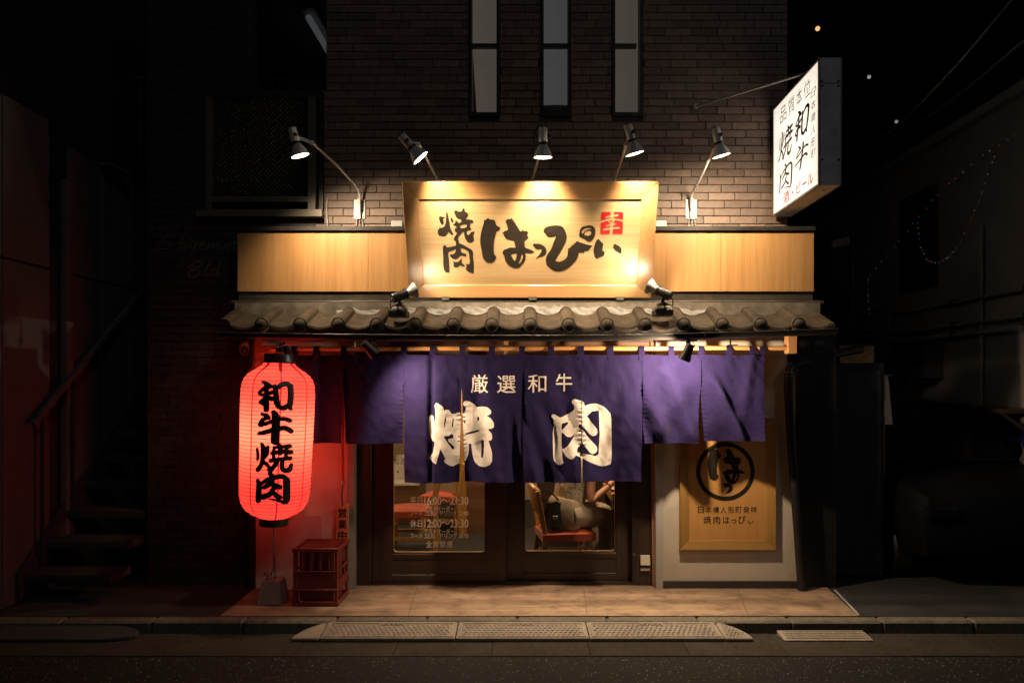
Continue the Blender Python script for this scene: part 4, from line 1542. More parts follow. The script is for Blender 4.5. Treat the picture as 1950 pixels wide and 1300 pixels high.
# ------------------------------------------------------------------ curtain rod and curtain
NZ = 5.25
NY = NZ - CAMD
rod = thing('curtain_rod', 'orange bamboo rod carrying the shop curtain under the eave', 'rod', (sx(515, NZ), NY, sz(663, NZ)))
mb = MB()
mb.tube([(sx(515 + (1502 - 515) * i / 24, NZ), NY, sz(664.5 - 2.0 * i / 24, NZ) + .002 * math.sin(i)) for i in range(25)], [.0158 + .0012 * (i % 4 == 0) for i in range(25)], 12)
obj('pole', mb, M['bamboo'], rod, smooth=50)
mb = MB(); mb.box(sx(1498, NZ), sx(1515, NZ), NY - .03, NY + .05, sz(673, NZ), sz(637, NZ))
obj('end_bracket', mb, M['wood_orange'], rod, bevel=.002)
mb = MB(); mb.box(sx(492, NZ), sx(516, NZ), NY - .015, NY + .22, sz(672, NZ), sz(657, NZ))
obj('end_bracket', mb, M['wood_orange'], rod, bevel=.002)
mb = MB(); mb.bar(PX(1391, 640, NZ), PX(1391, 657, NZ), .01, .01); mb.bar(PX(1385, 657.5, NZ), PX(1405, 656.5, NZ), .012, .008)
obj('hanger', mb, M['black'], rod)

ZTOP = sz(675, NZ)
PB = [545, 656, 770, 880, 994, 1107, 1222, 1332, 1451]     # panel borders in photo pixels
ZBOT = [sz(843, NZ), sz(844, NZ), sz(917, NZ), sz(916, NZ), sz(917, NZ), sz(915, NZ), sz(843, NZ), sz(839, NZ)]
SLT = sz(732, NZ)                                          # slits start here
GAPL = [0, .016, .008, .022, .012, .006, .014, .026]       # how far each panel's left edge drifts in at its hem
GAPR = [.010, .010, .020, .010, .008, .012, .018, -.006]


def pedge(k, z):
    """left and right edge of panel k at height z"""
    zb = ZBOT[k]
    s = min(1, max(0, (SLT - z) / (SLT - zb)))
    return sx(PB[k], NZ) + GAPL[k] * s, sx(PB[k + 1], NZ) - GAPR[k] * s


def sstep(a, b, x):
    t = min(1, max(0, (x - a) / (b - a)))
    return t * t * (3 - 2 * t)


def ncloth(k, x, z):
    l, r = pedge(k, z)
    u = (x - l) / (r - l)
    v = (ZTOP - z) / (ZTOP - ZBOT[k])
    g = v ** .8
    if k == 0:
        y = .012 * math.sin(u * 9 + 1) * (.4 + g) + .03 * (1 - u) * (1 - v)
    elif k == 1:
        y = .014 * math.sin(u * 6.5 + 2.6) * g + .010 * math.sin((u + v * .6) * 9) * g * sstep(.5, 1, u)
    elif k == 2:
        # rounded fold towards the street, then a sharp step back
        y = -.030 * math.sin(min(1, u / .44) * math.pi * .62) * (.25 + .75 * g) * (1 - sstep(.40, .50, u)) + .012 * math.sin(u * 8) * g
        y += -.014 * sstep(.50, .56, u) * (1 - sstep(.6, 1.0, u)) * (.3 + g)
    elif k == 3:
        y = .015 * math.sin(u * 7.5 + .6) * g + .010 * math.sin((u * 1.2 - v * .5) * 11) * g - .012 * sstep(.55, .75, u) * g
    elif k == 4:
        y = .013 * math.sin((u + .35 * v) * 8 + 1.5) * g + .007 * math.sin((u - v * .7) * 17) * g
    elif k == 5:
        y = .012 * math.sin((u - .3 * v) * 6 + .2) * g + .006 * math.sin((u * 1.1 + v * .8) * 15) * g * sstep(0, .5, v)
    elif k == 6:
        q = u * .9 - v * .55
        y = .016 * math.sin(q * 13 + .8) * g + .007 * math.sin((u + v) * 10) * g
    else:
        q = (u - .05) - v * .62
        y = -.022 * math.exp(-(q / .07) ** 2) * sstep(.15, .5, v) + .014 * sstep(-.02, -.25, q) * g + .012 * math.sin(u * 5 - 1.2) * g
        q2 = (u - .78) + (v - .2) * .25
        y += -.012 * math.exp(-(q2 / .09) ** 2) * (1 - v * .6)
    y += .011 * g * mnoise(V((x * 5.5, z * 3.2, k * 7.3))) + .0035 * mnoise(V((x * 16 + z * 5, z * 12, k * 3.1))) + .0012 * mnoise(V((x * 48, z * 40, k)))
    # gathers at the stitched edges
    e = math.exp(-((1 - u) / .07) ** 2) + math.exp(-(u / .07) ** 2)
    y += .0022 * e * math.sin(z * 190 + k) * (1 if z < SLT else .3)
    return NY - .034 + y * 2.15


noren = thing('shop_curtain', 'purple split shop curtain with large white lettering hanging from the bamboo rod', 'curtain', (sx(995, NZ), NY, ZTOP))
panels = []
for k in range(8):
    def fn(u, v, k=k):
        z = ZTOP + (ZBOT[k] - ZTOP) * v
        if k == 0 and v < .3:
            pass
        l, r = pedge(k, z)
        ov = .0015 if z > SLT else 0
        x = l - ov + (r - l + 2 * ov) * u
        zz = z + .006 * math.sin(u * math.pi) * (1 if v == 0 else 0) * -1
        return V((x, ncloth(k, x, z), zz))
    mb = MB(); mb.grid(fn, 44, 56)
    panels.append(obj('cloth_panel', mb, M['noren'], noren, smooth=80, keep=True))
# bunched corner next to the lantern
mb = MB()


def bunch(u, v):
    a = u * 5.2
    p = PX(536 + 14 * u + 10 * v, 655 + 38 * v, NZ - .03)
    return p + V((0, -.02 * math.sin(a * 2.2) - .01, .012 * math.sin(a + v * 3)))


mb.grid(bunch, 16, 10)
obj('bunched_corner', mb, M['noren'], noren, smooth=80, keep=True)
# loops over the rod
for px in (562, 604, 656, 712, 770, 825, 881, 937, 994, 1049, 1106, 1162, 1221, 1277, 1334, 1387, 1431, 1448):
    w2 = .0215
    xc = sx(px, NZ)
    kk = max(i for i in range(8) if PB[i] <= min(px, 1450) + .5) if px < 1451 else 7
    kk = min(7, max(0, kk))
    ls = .015 if px == 1448 else 0
    rows = []
    zr = sz(663.5, NZ)
    path = [(NY - .029, ZTOP - .040), (NY - .030, ZTOP + .0), (NY - .0265, zr - .006), (NY - .021, zr + .010), (NY - .010, zr + .0175), (NY + .004, zr + .0185), (NY + .016, zr + .011), (NY + .0195, zr - .004), (NY + .006, ZTOP), (NY - .012, ZTOP - .03)]
    mb = MB()
    n = len(path)
    vs = []
    for i, (y, z) in enumerate(path):
        lean = ls * sstep(0, 4, i)
        if i == 0:
            y = ncloth(kk, min(max(xc, pedge(kk, z)[0]), pedge(kk, z)[1]), z) - .004
        vs += [(xc - w2 + lean, y - .001, z), (xc - w2 * .2 + lean, y - .002, z), (xc + w2 + lean, y - .0006, z)]
    fs = []
    for i in range(n - 1):
        for j in range(2):
            fs.append((i * 3 + j, i * 3 + j + 1, (i + 1) * 3 + j + 1, (i + 1) * 3 + j))
    mb.add(vs, fs)
    obj('hanging_loop', mb, M['noren'], noren, smooth=70, keep=True)


def noren_letters(pos, neg, pos2, m, name='lettering', cell=4.0, d=.0022, ready=None):
    """traced print laid on the cloth, cut at the slits"""
    slits = []
    for k in range(7):
        zt = SLT
        zb = min(ZBOT[k], ZBOT[k + 1])
        n = 1
        L_, R_ = [], []
        for i in range(n + 1):
            z = zt + (zb - zt) * i / n
            L_.append((pedge(k, z)[1] - .0006, z)); R_.append((pedge(k + 1, z)[0] + .0006, z))
        slits.append([(CX + x * F / NZ, CY - (z - EYE) * F / NZ) for x, z in L_ + R_[::-1]])
    sh = dice(*ready, cell) if ready else shape2d(pos, neg, pos2, cell, slits)
    byp = {}
    for f in sh[1]:
        cx = sum(sh[0][i][0] for i in f) / len(f)
        cy = sum(sh[0][i][1] for i in f) / len(f)
        x, z = sx(cx, NZ), sz(cy, NZ)
        k = min(range(8), key=lambda q: max(pedge(q, z)[0] - x, x - pedge(q, z)[1]))
        byp.setdefault(k, []).append(f)
    for k, fs in byp.items():
        used = sorted({i for f in fs for i in f}); ix = {a: i for i, a in enumerate(used)}
        vs = []
        for i in used:
            x, z = sx(sh[0][i][0], NZ), sz(sh[0][i][1], NZ)
            l, r = pedge(k, z)
            x = min(max(x, l), r)
            vs.append((x, ncloth(k, x, z) - d, z))
        mb = MB().add(vs, [[ix[i] for i in f] for f in fs])
        ob = obj(name, mb, m, panels[k], smooth=80, keep=True)


def T7(p): return spline([(780 + u / 5.65, 690 + v / 5.652) for u, v in p], 2)
def T8(p): return spline([(990 + u / 5.652, 690 + v / 5.652) for u, v in p], 2)


yk = [[(222,580),(240,560),(270,575),(285,640),(290,740),(285,840),(255,830),(235,780),(225,680)],
      [(282,460),(300,432),(330,445),(370,475),(385,520),(395,505),(430,508),(460,550),(500,548),(545,535),(556,620),(560,900),(550,1060),(510,1090),(470,1110),(430,1095),(385,1055),(390,1030),(400,1030),(345,920),(300,1080),(225,1020),(265,960),(285,850),(285,700),(292,600),(290,500)],
      [(580,440),(600,410),(650,420),(700,450),(725,480),(770,470),(840,480),(880,515),(878,545),(850,565),(835,572),(880,600),(912,650),(908,690),(880,708),(845,715),(885,760),(892,810),(875,835),(850,842),(870,900),(890,970),(890,1050),(865,1095),(810,1115),(750,1105),(700,1060),(680,990),(670,920),(665,870),(640,875),(640,940),(620,1020),(590,1065),(565,1040),(556,860),(556,700),(556,560),(605,520),(610,480),(590,465)]]
ykn = [[(405,565),(400,620),(385,690),(378,690),(390,600)], [(470,595),(480,605),(472,690),(460,680)], [(380,790),(430,785),(460,760),(475,785),(475,810),(430,815),(425,840),(480,895),(485,905),(470,930)],
       [(730,580),(750,590),(748,620),(730,625)], [(610,755),(745,720),(745,740),(610,775)], [(580,625),(605,620),(605,660)], [(770,840),(800,835),(800,960),(790,1015),(772,1015),(775,920)]]
noren_letters([T7(p) for p in yk], [T7(p) for p in ykn], [], M['noren_white'])
nk = [[(335,580),(350,555),(380,560),(430,590),(470,575),(560,525),(580,500),(578,460),(555,430),(560,405),(590,392),(640,408),(655,410),(685,430),(692,465),(750,445),(820,440),(900,475),(955,530),(980,600),(985,1060),(960,1095),(910,1110),(850,1108),(760,1070),(665,1020),(600,990),(570,1020),(540,1030),(490,1000),(450,935),(460,1050),(468,1070),(440,1095),(400,1090),(365,1050),(355,950),(355,750),(365,620)]]
nkn = [[(450,655),(525,640),(505,665),(450,725)], [(448,748),(500,790),(545,797),(585,768),(560,820),(510,890),(450,925)],
       [(700,590),(845,515),(848,990),(760,985),(610,955),(625,895),(660,880)], [(620,690),(645,655),(700,730),(720,775),(690,790),(640,705)]]
nk2 = [[(u, v) for u, v in p] for p in stroke([(660,560),(715,650),(785,740)], [70, 96, 96]) + stroke([(650,740),(700,830),(785,930)], [60, 86, 100]) + stroke([(640,690),(640,960)], [50, 50])[:0]]
noren_letters([T8(p) for p in nk], [T8(p) for p in nkn], [[(990 + u / 5.652, 690 + v / 5.652) for u, v in p] for p in nk2], M['noren_white'])
for ch, bx in (('厳', (897, 713, 930, 748)), ('選', (947, 715, 982, 748)), ('和', (1005, 713, 1040, 747)), ('牛', (1058, 711, 1089, 745))):
    vs, fs = fit_text(ch, *bx, offset=.004)
    noren_letters([], [], [], M['noren_small'], ready=(vs, fs))

# ------------------------------------------------------------------ red paper lantern
LZc = 5.05
lt0 = PX(532, 690, LZc); lb0 = PX(522, 985, LZc)
lax = (lt0 - lb0); LH = lax.length; lax.normalize()
lan = thing('paper_lantern', 'big glowing red paper lantern with black brush lettering at the left end of the curtain', 'lantern', lb0)
RL = .255
ls_ = lax.cross(V((0, -1, 0))).normalized()       # to the right when seen from the street?
if ls_.x < 0: ls_ = -ls_
lf = V((0, -1, 0)) - lax * V((0, -1, 0)).dot(lax)
lf.normalize()
# silhouette: (height fraction from the bottom, radius)
LP = [(0, .098), (.012, .125), (.03, .165), (.06, .207), (.10, .232), (.15, .244), (.25, .2475), (.4, .250), (.55, .254), (.7, .2565), (.80, .2565), (.85, .252), (.89, .239), (.92, .214), (.945, .175), (.965, .140), (.985, .112), (1.0, .104)]


def lrad(t):
    for i in range(len(LP) - 1):
        a, b = LP[i], LP[i + 1]
        if t <= b[0]:
            q = (t - a[0]) / (b[0] - a[0])
            return (a[1] + (b[1] - a[1]) * q) * .965
    return LP[-1][1] * .965


def lpt(t, az, d=0.0):
    r = lrad(t) + d
    return lb0 + lax * (LH * t) + (ls_ * math.sin(az) + lf * math.cos(az)) * r


NR = 42
m, tt, out = nt_new('lantern_paper')
N, L = tt.nodes.new, tt.links.new
df = N('ShaderNodeBsdfDiffuse'); df.inputs[0].default_value = (.55, .028, .030, 1)
tl = N('ShaderNodeBsdfTranslucent'); tl.inputs[0].default_value = (1.0, .125, .095, 1)
em = N('ShaderNodeEmission'); em.inputs[0].default_value = (1, .028, .050, 1); em.inputs[1].default_value = .34
tc = N('ShaderNodeTexCoord'); no = N('ShaderNodeTexNoise'); no.inputs['Scale'].default_value = 60; no.inputs['Detail'].default_value = 5
L(tc.outputs['Object'], no.inputs['Vector'])
bu = N('ShaderNodeBump'); bu.inputs['Strength'].default_value = .15; bu.inputs['Distance'].default_value = .002
L(no.outputs['Fac'], bu.inputs['Height']); L(bu.outputs[0], df.inputs['Normal']); L(bu.outputs[0], tl.inputs['Normal'])
mx = N('ShaderNodeMixShader'); mx.inputs[0].default_value = .62
L(df.outputs[0], mx.inputs[1]); L(tl.outputs[0], mx.inputs[2])
ad = N('ShaderNodeAddShader'); L(mx.outputs[0], ad.inputs[0]); L(em.outputs[0], ad.inputs[1])
L(ad.outputs[0], out.inputs[0])
M['lantern'] = m
M['lantern_rib'] = mat('lantern_rib', (.22, .010, .012), .7, var=.05, emit=(1, .02, .02), estr=.10)
M['lantern_seam'] = mat('lantern_seam', (.30, .008, .016), .7, var=.05, emit=(1, .012, .025), estr=.33)
mb = MB()
rows = []
sub = 4
for i in range(NR * sub + 1):
    t = i / (NR * sub)
    ph = (i % sub) / sub
    rows.append((t, -.0022 * (1 - math.sin(math.pi * ph)) if 0 < t < 1 else 0))
na = 64
mb.add([lpt(t, 2 * math.pi * k / na, d) for t, d in rows for k in range(na)],
       [(i * na + k, i * na + (k + 1) % na, (i + 1) * na + (k + 1) % na, (i + 1) * na + k) for i in range(len(rows) - 1) for k in range(na)])
obj('paper_shade', mb, M['lantern'], lan, smooth=80)
mb = MB()
for i in range(1, NR):
    t = i / NR
    c = lb0 + lax * (LH * t)
    mb.torus(c, lax, lrad(t) - .0003, .0016, 48, 4)
obj('rib_hoops', mb, M['lantern_rib'], lan, smooth=60)
for q in range(8):
    az = R(22.5 + 45 * q)
    mb = MB()
    n = 60
    vs = []
    for i in range(n + 1):
        t = i / n
        wd = .0042 + .008 * sstep(.86, 1, t)
        rr_ = lrad(t)
        for s_ in (-1, 1):
            vs.append(lpt(t, az + s_ * wd / max(rr_, .05), .0006))
    mb.add(vs, [(2 * i, 2 * i + 1, 2 * i + 3, 2 * i + 2) for i in range(n)])
    obj('paper_seam', mb, M['lantern_seam'], lan, keep=True, smooth=60)
mb = MB(); mb.lathe([(.106, -.006), (.109, .0), (.098, .058), (.094, .058), (.094, .0)], lt0, lax, 40)
obj('top_ring', mb, M['black'], lan, smooth=40)
mb = MB(); mb.lathe([(.0, -.050), (.094, -.052), (.0965, -.047), (.098, .004), (.094, .004)], lb0, lax, 40)
obj('bottom_ring', mb, M['black'], lan, smooth=40)
mb = MB()
pts = [lpt(.92, R(-78), .006), lpt(1.0, R(-90), .006) + lax * .05, lt0 + ls_ * -.10 + lax * .12, lt0 + ls_ * -.055 + lax * .17, PX(532, 660, LZc)]
mb.tube(pts, .0022, 6)
mb.tube([lt0 + ls_ * .09 + lax * .05, lt0 + ls_ * .06 + lax * .13, PX(532, 660, LZc)], .0022, 6)
mb.tube([PX(532, 660, LZc), PX(532, 640, LZc)], .003, 6)
obj('wire_handle', mb, M['steel'], lan, smooth=60)
mb = MB()
for k in range(3):
    mb.torus(PX(531, 646 + 9 * k, LZc), (0, -1, 0) if k % 2 else (.8, -.6, 0), .013, .003, 12, 6)
mb.box(PX(526, 0, LZc).x, PX(538, 0, LZc).x, LZc - CAMD - .01, LZc - CAMD + .01, sz(670, LZc), sz(662, LZc))
obj('hook', mb, M['black'], lan, smooth=50)
light('lantern_bulb', 'POINT', lb0 + lax * LH * .55, 19, (1, .70, .45), lan, .07)

# lettering on the lantern: strokes traced from the photo, wrapped on the paper
SCL_T = lambda u, v: (440 + u / 6.5, 630 + v / 6.5)
SCL_B = lambda u, v: (440 + u / 6.842, 820 + v / 6.842)
wa = [([(390,630),(450,655),(505,690)], [25,45,30]), ([(500,690),(420,705),(350,760)], [30,42,34]), ([(350,775),(400,790),(520,755)], [32,36,44]),
      ([(435,660),(440,800),(435,970)], [48,54,60]), ([(420,830),(360,885)], [44,38]), ([(440,810),(505,840)], [35,54]), ([(370,890),(405,910)], [34, 36]),
      ([(540,680),(555,760),(565,880),(590,940)], [44,58,62,52]), ([(545,725),(620,668),(690,655),(735,690)], [42,52,52,58]), ([(735,685),(740,790),(730,900),(720,935)], [62,62,62,52]),
      ([(580,935),(650,955),(700,930),(740,962)], [42,52,52,42])]
gyu = [([(380,1025),(440,1050),(475,1080)], [30,52,32]), ([(460,1072),(390,1102),(355,1155)], [36,46,42]), ([(362,1165),(450,1140),(560,1100),(650,1085),(730,1108)], [42,42,46,42,48]),
       ([(345,1268),(450,1245),(560,1215),(670,1200),(745,1240)], [38,50,50,52,52]), ([(525,1005),(550,1060),(552,1200),(542,1360)], [50,82,86,86])]
sho = [([(340,230),(350,320),(345,370)], [26,38,34]), ([(395,170),(420,220),(415,330),(400,430),(350,505)], [32,58,52,48,54]), ([(480,210),(470,300),(440,350)], [42,38,28]),
       ([(420,400),(460,430),(515,500)], [36,44,32]), ([(605,165),(640,205),(640,290)], [34,54,54]), ([(560,215),(680,208),(765,200)], [34,44,54]), ([(530,290),(660,270),(785,275)], [38,46,50]),
       ([(560,245),(555,320),(560,380)], 42), ([(720,230),(715,330)], 44), ([(510,392),(640,368),(775,357)], [42,42,48]), ([(600,390),(570,450),(510,520)], [52,52,46]), ([(480,505),(530,528)], 32),
       ([(670,380),(665,470),(690,512),(760,505),(785,440)], [48,54,54,58,42])]
nik = [([(345,640),(365,700),(360,800),(355,905)], [36,62,62,62]), ([(370,705),(480,635),(600,600),(690,600),(728,645)], [32,52,52,52,58]), ([(725,645),(725,780),(720,895),(690,925)], [78,78,78,54]),
       ([(690,930),(600,905),(490,885)], [42,26,12]), ([(500,555),(540,600),(520,680),(430,735)], [42,58,58,48]), ([(530,690),(600,722),(640,732)], [52,58,52]), ([(560,740),(510,820),(420,860)], [52,58,64]), ([(540,790),(600,850),(640,865)], [42,58,52])]


def lan_fn(px, py):
    dr = V(((px - CX) / F, 1, -(py - CY) / F)); o = V((0, -CAMD, EYE))
    # nearest hit with the swollen shade by marching
    lo, hi = LZc - .45, LZc
    def inside(s):
        p = o + dr * s - lb0
        h = p.dot(lax); r = (p - lax * h).length
        return r < lrad(min(1, max(0, h / LH))) + .0025
    for _ in range(26):
        md = (lo + hi) / 2
        if inside(md): hi = md
        else: lo = md
    return o + dr * hi


for strokes, fnv, sc_ in ((wa, SCL_T, 6.5), (gyu, SCL_T, 6.5), (sho, SCL_B, 6.842), (nik, SCL_B, 6.842)):
    pos = []
    for pts, ws_ in strokes:
        ws_ = [w_ * 1.28 for w_ in ws_] if isinstance(ws_, list) else ws_ * 1.2
        pos += [[fnv(*p) for p in q] for q in stroke(pts, ws_)]
    sh = shape2d(pos, [], [], 3.0)
    lettering('lettering', sh, lan_fn, M['black'], lan)

# chain and weight
wt = thing('concrete_weight', 'small tapered concrete block on the pavement under the lantern chain', 'weight', PX(515, 1150, 5.16))
bz = .0
cb = PX(515, 1150, 5.14)
x0, x1 = sx(491, 5.1), sx(539, 5.1)
x0t, x1t = sx(499, 5.1), sx(533, 5.1)
yA, yB = 5.06 - CAMD, 5.24 - CAMD
zt = .165
mb = MB(); mb.hexa([(x0, yA, 0), (x1, yA, 0), (x1, yB, 0), (x0, yB, 0)], [(x0t, yA + .03, zt), (x1t, yA + .03, zt), (x1t, yB - .02, zt), (x0t, yB - .02, zt)])
obj('block', mb, M['conc_block'], wt, bevel=.006)
mb = MB(); c = V(((x0t + x1t) / 2, (yA + yB) / 2, zt))
mb.tube([c + V((-.012, 0, -.01)), c + V((-.012, 0, .05)), c + V((0, 0, .062)), c + V((.012, 0, .05)), c + V((.012, 0, -.01))], .004, 8)
obj('eye_bolt', mb, M['steel'], wt, smooth=50)
ch = thing('chain', 'steel chain hanging from the lantern down to the concrete block', 'chain', lb0 - lax * .05)
p0 = lb0 - lax * .052; p1 = c + V((.006, 0, .058))
mb = MB(); mb.tube([p0, p0 - lax * .085], .0055, 8)
obj('rod', mb, M['steel'], ch, smooth=50)
q0 = p0 - lax * .085
n = 15
dv = (p1 - q0) / n
for i in range(n):
    mb = MB(); ctr = q0 + dv * (i + .5)
    ax = V((0, -1, 0)) if i % 2 else V((.86, -.5, 0))
    mb.torus(ctr, ax, .0088, .0026, 12, 6, stretch=1.75, sdir=dv)
    obj('link', mb, M['steel'], ch, smooth=60)
rk = random.Random(9)
for i in range(7):
    mb = MB(); mb.torus(c + V((-.03 + rk.uniform(-.028, .028), rk.uniform(-.03, .02), .012 + .012 * (i % 4))), V((rk.uniform(-1, 1), rk.uniform(-1, 1), rk.uniform(-.4, 1))), .0095, .0027, 12, 6, stretch=1.6)
    obj('link', mb, M['steel'], ch, smooth=60)

# ------------------------------------------------------------------ red bottle crate
cx0, cx1 = -1.625, -1.300
cyA, cyB = 5.035 - CAMD, 5.36 - CAMD
CHh = .405
cr = thing('bottle_crate', 'dark red plastic bottle crate standing against the plaster wall below the plaque', 'crate', ((cx0 + cx1) / 2, cyA, 0))
mb = MB()
pw = .034
fl = .008
for (xa, xb) in ((cx0, cx0 + pw), (cx1 - pw, cx1)):
    for (ya, yb) in ((cyA, cyA + pw), (cyB - pw, cyB)):
        mb.box(xa + fl, xb - fl if xb > cx1 - .01 else xb, ya + fl, yb, .0, CHh - .02)
# rails round all sides
for z0, z1, g in ((CHh - .026, CHh, .0), (.235, .247, .004), (.108, .120, .0), (.0, .030, .003)):
    mb.box(cx0 + g, cx1 - g, cyA + g, cyA + g + .014, z0, z1); mb.box(cx0 + g, cx1 - g, cyB - g - .014, cyB - g, z0, z1)
    mb.box(cx0 + g, cx0 + g + .014, cyA + g + .014, cyB - g - .014, z0, z1); mb.box(cx1 - g - .014, cx1 - g, cyA + g + .014, cyB - g - .014, z0, z1)
obj('crate_frame', mb, M['crate'], cr, bevel=.003)
for (a, b, c_, d) in ((cx0 + pw, cx1 - pw, cyA + .009, cyA + .016), (cx0 + pw, cx1 - pw, cyB - .016, cyB - .009)):
    mb = MB(); mb.box(a, b, c_, d, .121, .234); obj('side_panel', mb, M['crate'], cr)
for xq in (cx0 + .009, cx1 - .016):
    mb = MB(); mb.box(xq, xq + .007, cyA + pw, cyB - pw, .121, .175); obj('side_panel', mb, M['crate'], cr)
mb = MB()
for k in range(13):
    x = cx0 + .03 + (cx1 - cx0 - .06) * k / 12
    if 0 < k < 12: mb.box(x - .003, x + .003, cyA + .02, cyB - .02, CHh - .012, CHh - .003)
for k in range(9):
    y = cyA + .025 + (cyB - cyA - .05) * k / 8
    mb.box(cx0 + .016, cx1 - .016, y - .003, y + .003, CHh - .0135, CHh - .0045)
obj('bottom_grid', mb, M['crate'], cr)
mb = MB()
for k in range(4):
    x = cx0 + .07 + (cx1 - cx0 - .14) * k / 3
    mb.lathe([(.022, .0), (.022, .125)], (x, cyA + .028, .25), (0, 0, 1), 8)
obj('bottle_cells', mb, M['crate'], cr, smooth=50)
mb = MB()
zz = .1
pts = [(cx0 + pw + .012, cyA + .004, .107), (cx0 + pw + .012, cyA + .004, .055), (cx0 + pw + .03, cyA + .004, .034), (cx0 + pw + .06, cyA + .004, .030), (cx1 - pw, cyA + .004, .030)]
mb.tube(pts, .006, 6)
obj('hand_grip', mb, M['crate'], cr, smooth=50)
mb = MB()
q = .042
mb.box(cx0 + q, cx1 - q, cyA + q, cyA + q + .005, .012, .36); mb.box(cx0 + q, cx1 - q, cyB - q - .005, cyB - q, .012, .36)
mb.box(cx0 + q, cx0 + q + .005, cyA + q + .005, cyB - q - .005, .012, .36); mb.box(cx1 - q - .005, cx1 - q, cyA + q + .005, cyB - q - .005, .012, .36)
mb.box(cx0 + q, cx1 - q, cyA + q, cyB - q, .005, .012)
obj('inner_wall', mb, M['crate'], cr)

# ------------------------------------------------------------------ hanging plaque
pq = thing('hanging_plaque', 'narrow wooden open-for-business plaque hanging on a red cord beside the jamb', 'plaque', PX(651, 1035, 5.44))
yP = 5.43 - CAMD
x0, x1 = sx(640, 5.43), sx(663.5, 5.43)
mb = MB(); mb.box(x0, x1, yP, yP + .018, sz(1036, 5.43), sz(960, 5.43))
obj('board', mb, M['plaque'], pq, bevel=.003)
for s, a, b in (('営', 967, 985), ('業', 988.5, 1006.5), ('中', 1010, 1027)):
    lettering('lettering', fit_text(s, 644, a, 660, b, offset=.02), lambda u, v: PX(u, v, 5.4285), M['ink'], pq)
mb = MB()
mb.tube([PX(654, 663, 5.30), PX(653, 740, 5.36), PX(652, 850, 5.41), PX(652.5, 915, 5.425)], .0085, 8)
obj('red_cord', mb, M['cord_red'], pq, smooth=60)
mb = MB(); mb.sphere(PX(653, 919, 5.425), .018, 14, 10); obj('bead', mb, M['bead'], pq, smooth=60)
mb = MB(); mb.tube([PX(653, 922, 5.425), PX(651, 940, 5.43), PX(652, 962, 5.43)], .005, 6); obj('cord_end', mb, M['ink'], pq, smooth=60)

# ------------------------------------------------------------------ framed wall sign on the right
fs_ = thing('wall_sign', 'framed orange wooden sign with circled black lettering on the pale right wall', 'wall sign', PX(1386, 1046, 5.47))
zF = 5.46
yF = zF - CAMD
ox0, ox1, oz0, oz1 = sx(1295, zF), sx(1477.5, zF), sz(1046, zF), sz(796, zF)
fwx, fwz = .070, .068
ou = [(ox0, oz0), (ox1, oz0), (ox1, oz1), (ox0, oz1)]
inn = [(ox0 + fwx, oz0 + fwz), (ox1 - fwx, oz0 + fwz), (ox1 - fwx, oz1 - fwz), (ox0 + fwx, oz1 - fwz)]
M['frame_y'] = wood_mat('frame_y', (.42, .23, .06), (.30, .15, .035), 'z', .4, dirt=.3)
M['frame_yh'] = wood_mat('frame_yh', (.42, .23, .06), (.30, .15, .035), 'x', .4, dirt=.3)
M['signboard2'] = wood_mat('signboard2', (.55, .275, .080), (.50, .24, .065), 'z', .45)
for k in range(4):
    a, b, c_, d = ou[k], ou[(k + 1) % 4], inn[(k + 1) % 4], inn[k]
    P3 = lambda p, y: V((p[0], y, p[1]))
    mb = MB(); mb.hexa([P3(a, yF + .038), P3(b, yF + .038), P3(c_, yF + .038), P3(d, yF + .038)], [P3(a, yF - .006), P3(b, yF - .006), P3(c_, yF + .012), P3(d, yF + .012)])
    obj('frame_rail', mb, M['frame_yh'] if k % 2 == 0 else M['frame_y'], fs_, bevel=.0015)
mb = MB(); mb.box(inn[0][0] - .004, inn[1][0] + .004, yF + .018, yF + .034, inn[0][1] - .004, inn[2][1] + .004)
obj('sign_panel', mb, M['signboard2'], fs_)
zL = CAMD + yF + .0165
on2 = lambda u, v: PX(u, v, zL)
S8 = lambda x, y: (1230 + x / 3.513, 780 + y / 3.513)
cA = lambda u, v: S8(412 + (u - 783) * .263, 256 + (v - 235) * .273)
cB = lambda u, v: S8(513 + (u - 1716) * .28, 488 + (v - 685) * .288)
sh = shape2d([spline([cA(*p) for p in HA1], 2), spline([cA(*p) for p in HA2], 2)], [spline([cA(*p) for p in q], 2) for q in HA2h])
lettering('lettering', sh, on2, M['ink'], fs_)
lettering('lettering', shape2d([spline([cB(*p) for p in TU], 2)]), on2, M['ink'], fs_)
ctr = (532, 412)
circ = lambda r: [S8(ctr[0] + r * math.cos(2 * math.pi * k / 72), ctr[1] + r * math.sin(2 * math.pi * k / 72)) for k in range(72)]
lettering('emblem_ring', shape2d([circ(196)], [circ(167)]), on2, M['ink'], fs_)
chars = '日本橋人形町発祥'
for i, c_ in enumerate(chars):
    a = 1329 + i * 14.35
    lettering('lettering', fit_text(c_, a, 964, a + 11.6, 976.5, offset=.004), on2, M['ink'], fs_)
for c_, bx in (('焼', (1339.5, 982, 1354, 997)), ('肉', (1358.5, 982, 1371.5, 997)), ('は', (1377, 983, 1389, 996.5)), ('っ', (1393, 988, 1402, 996)), ('ぴ', (1406, 981.5, 1420, 996.5)), ('ぃ', (1425, 990, 1435, 997))):
    lettering('lettering', fit_text(c_, *bx, offset=.006), on2, M['ink'], fs_)

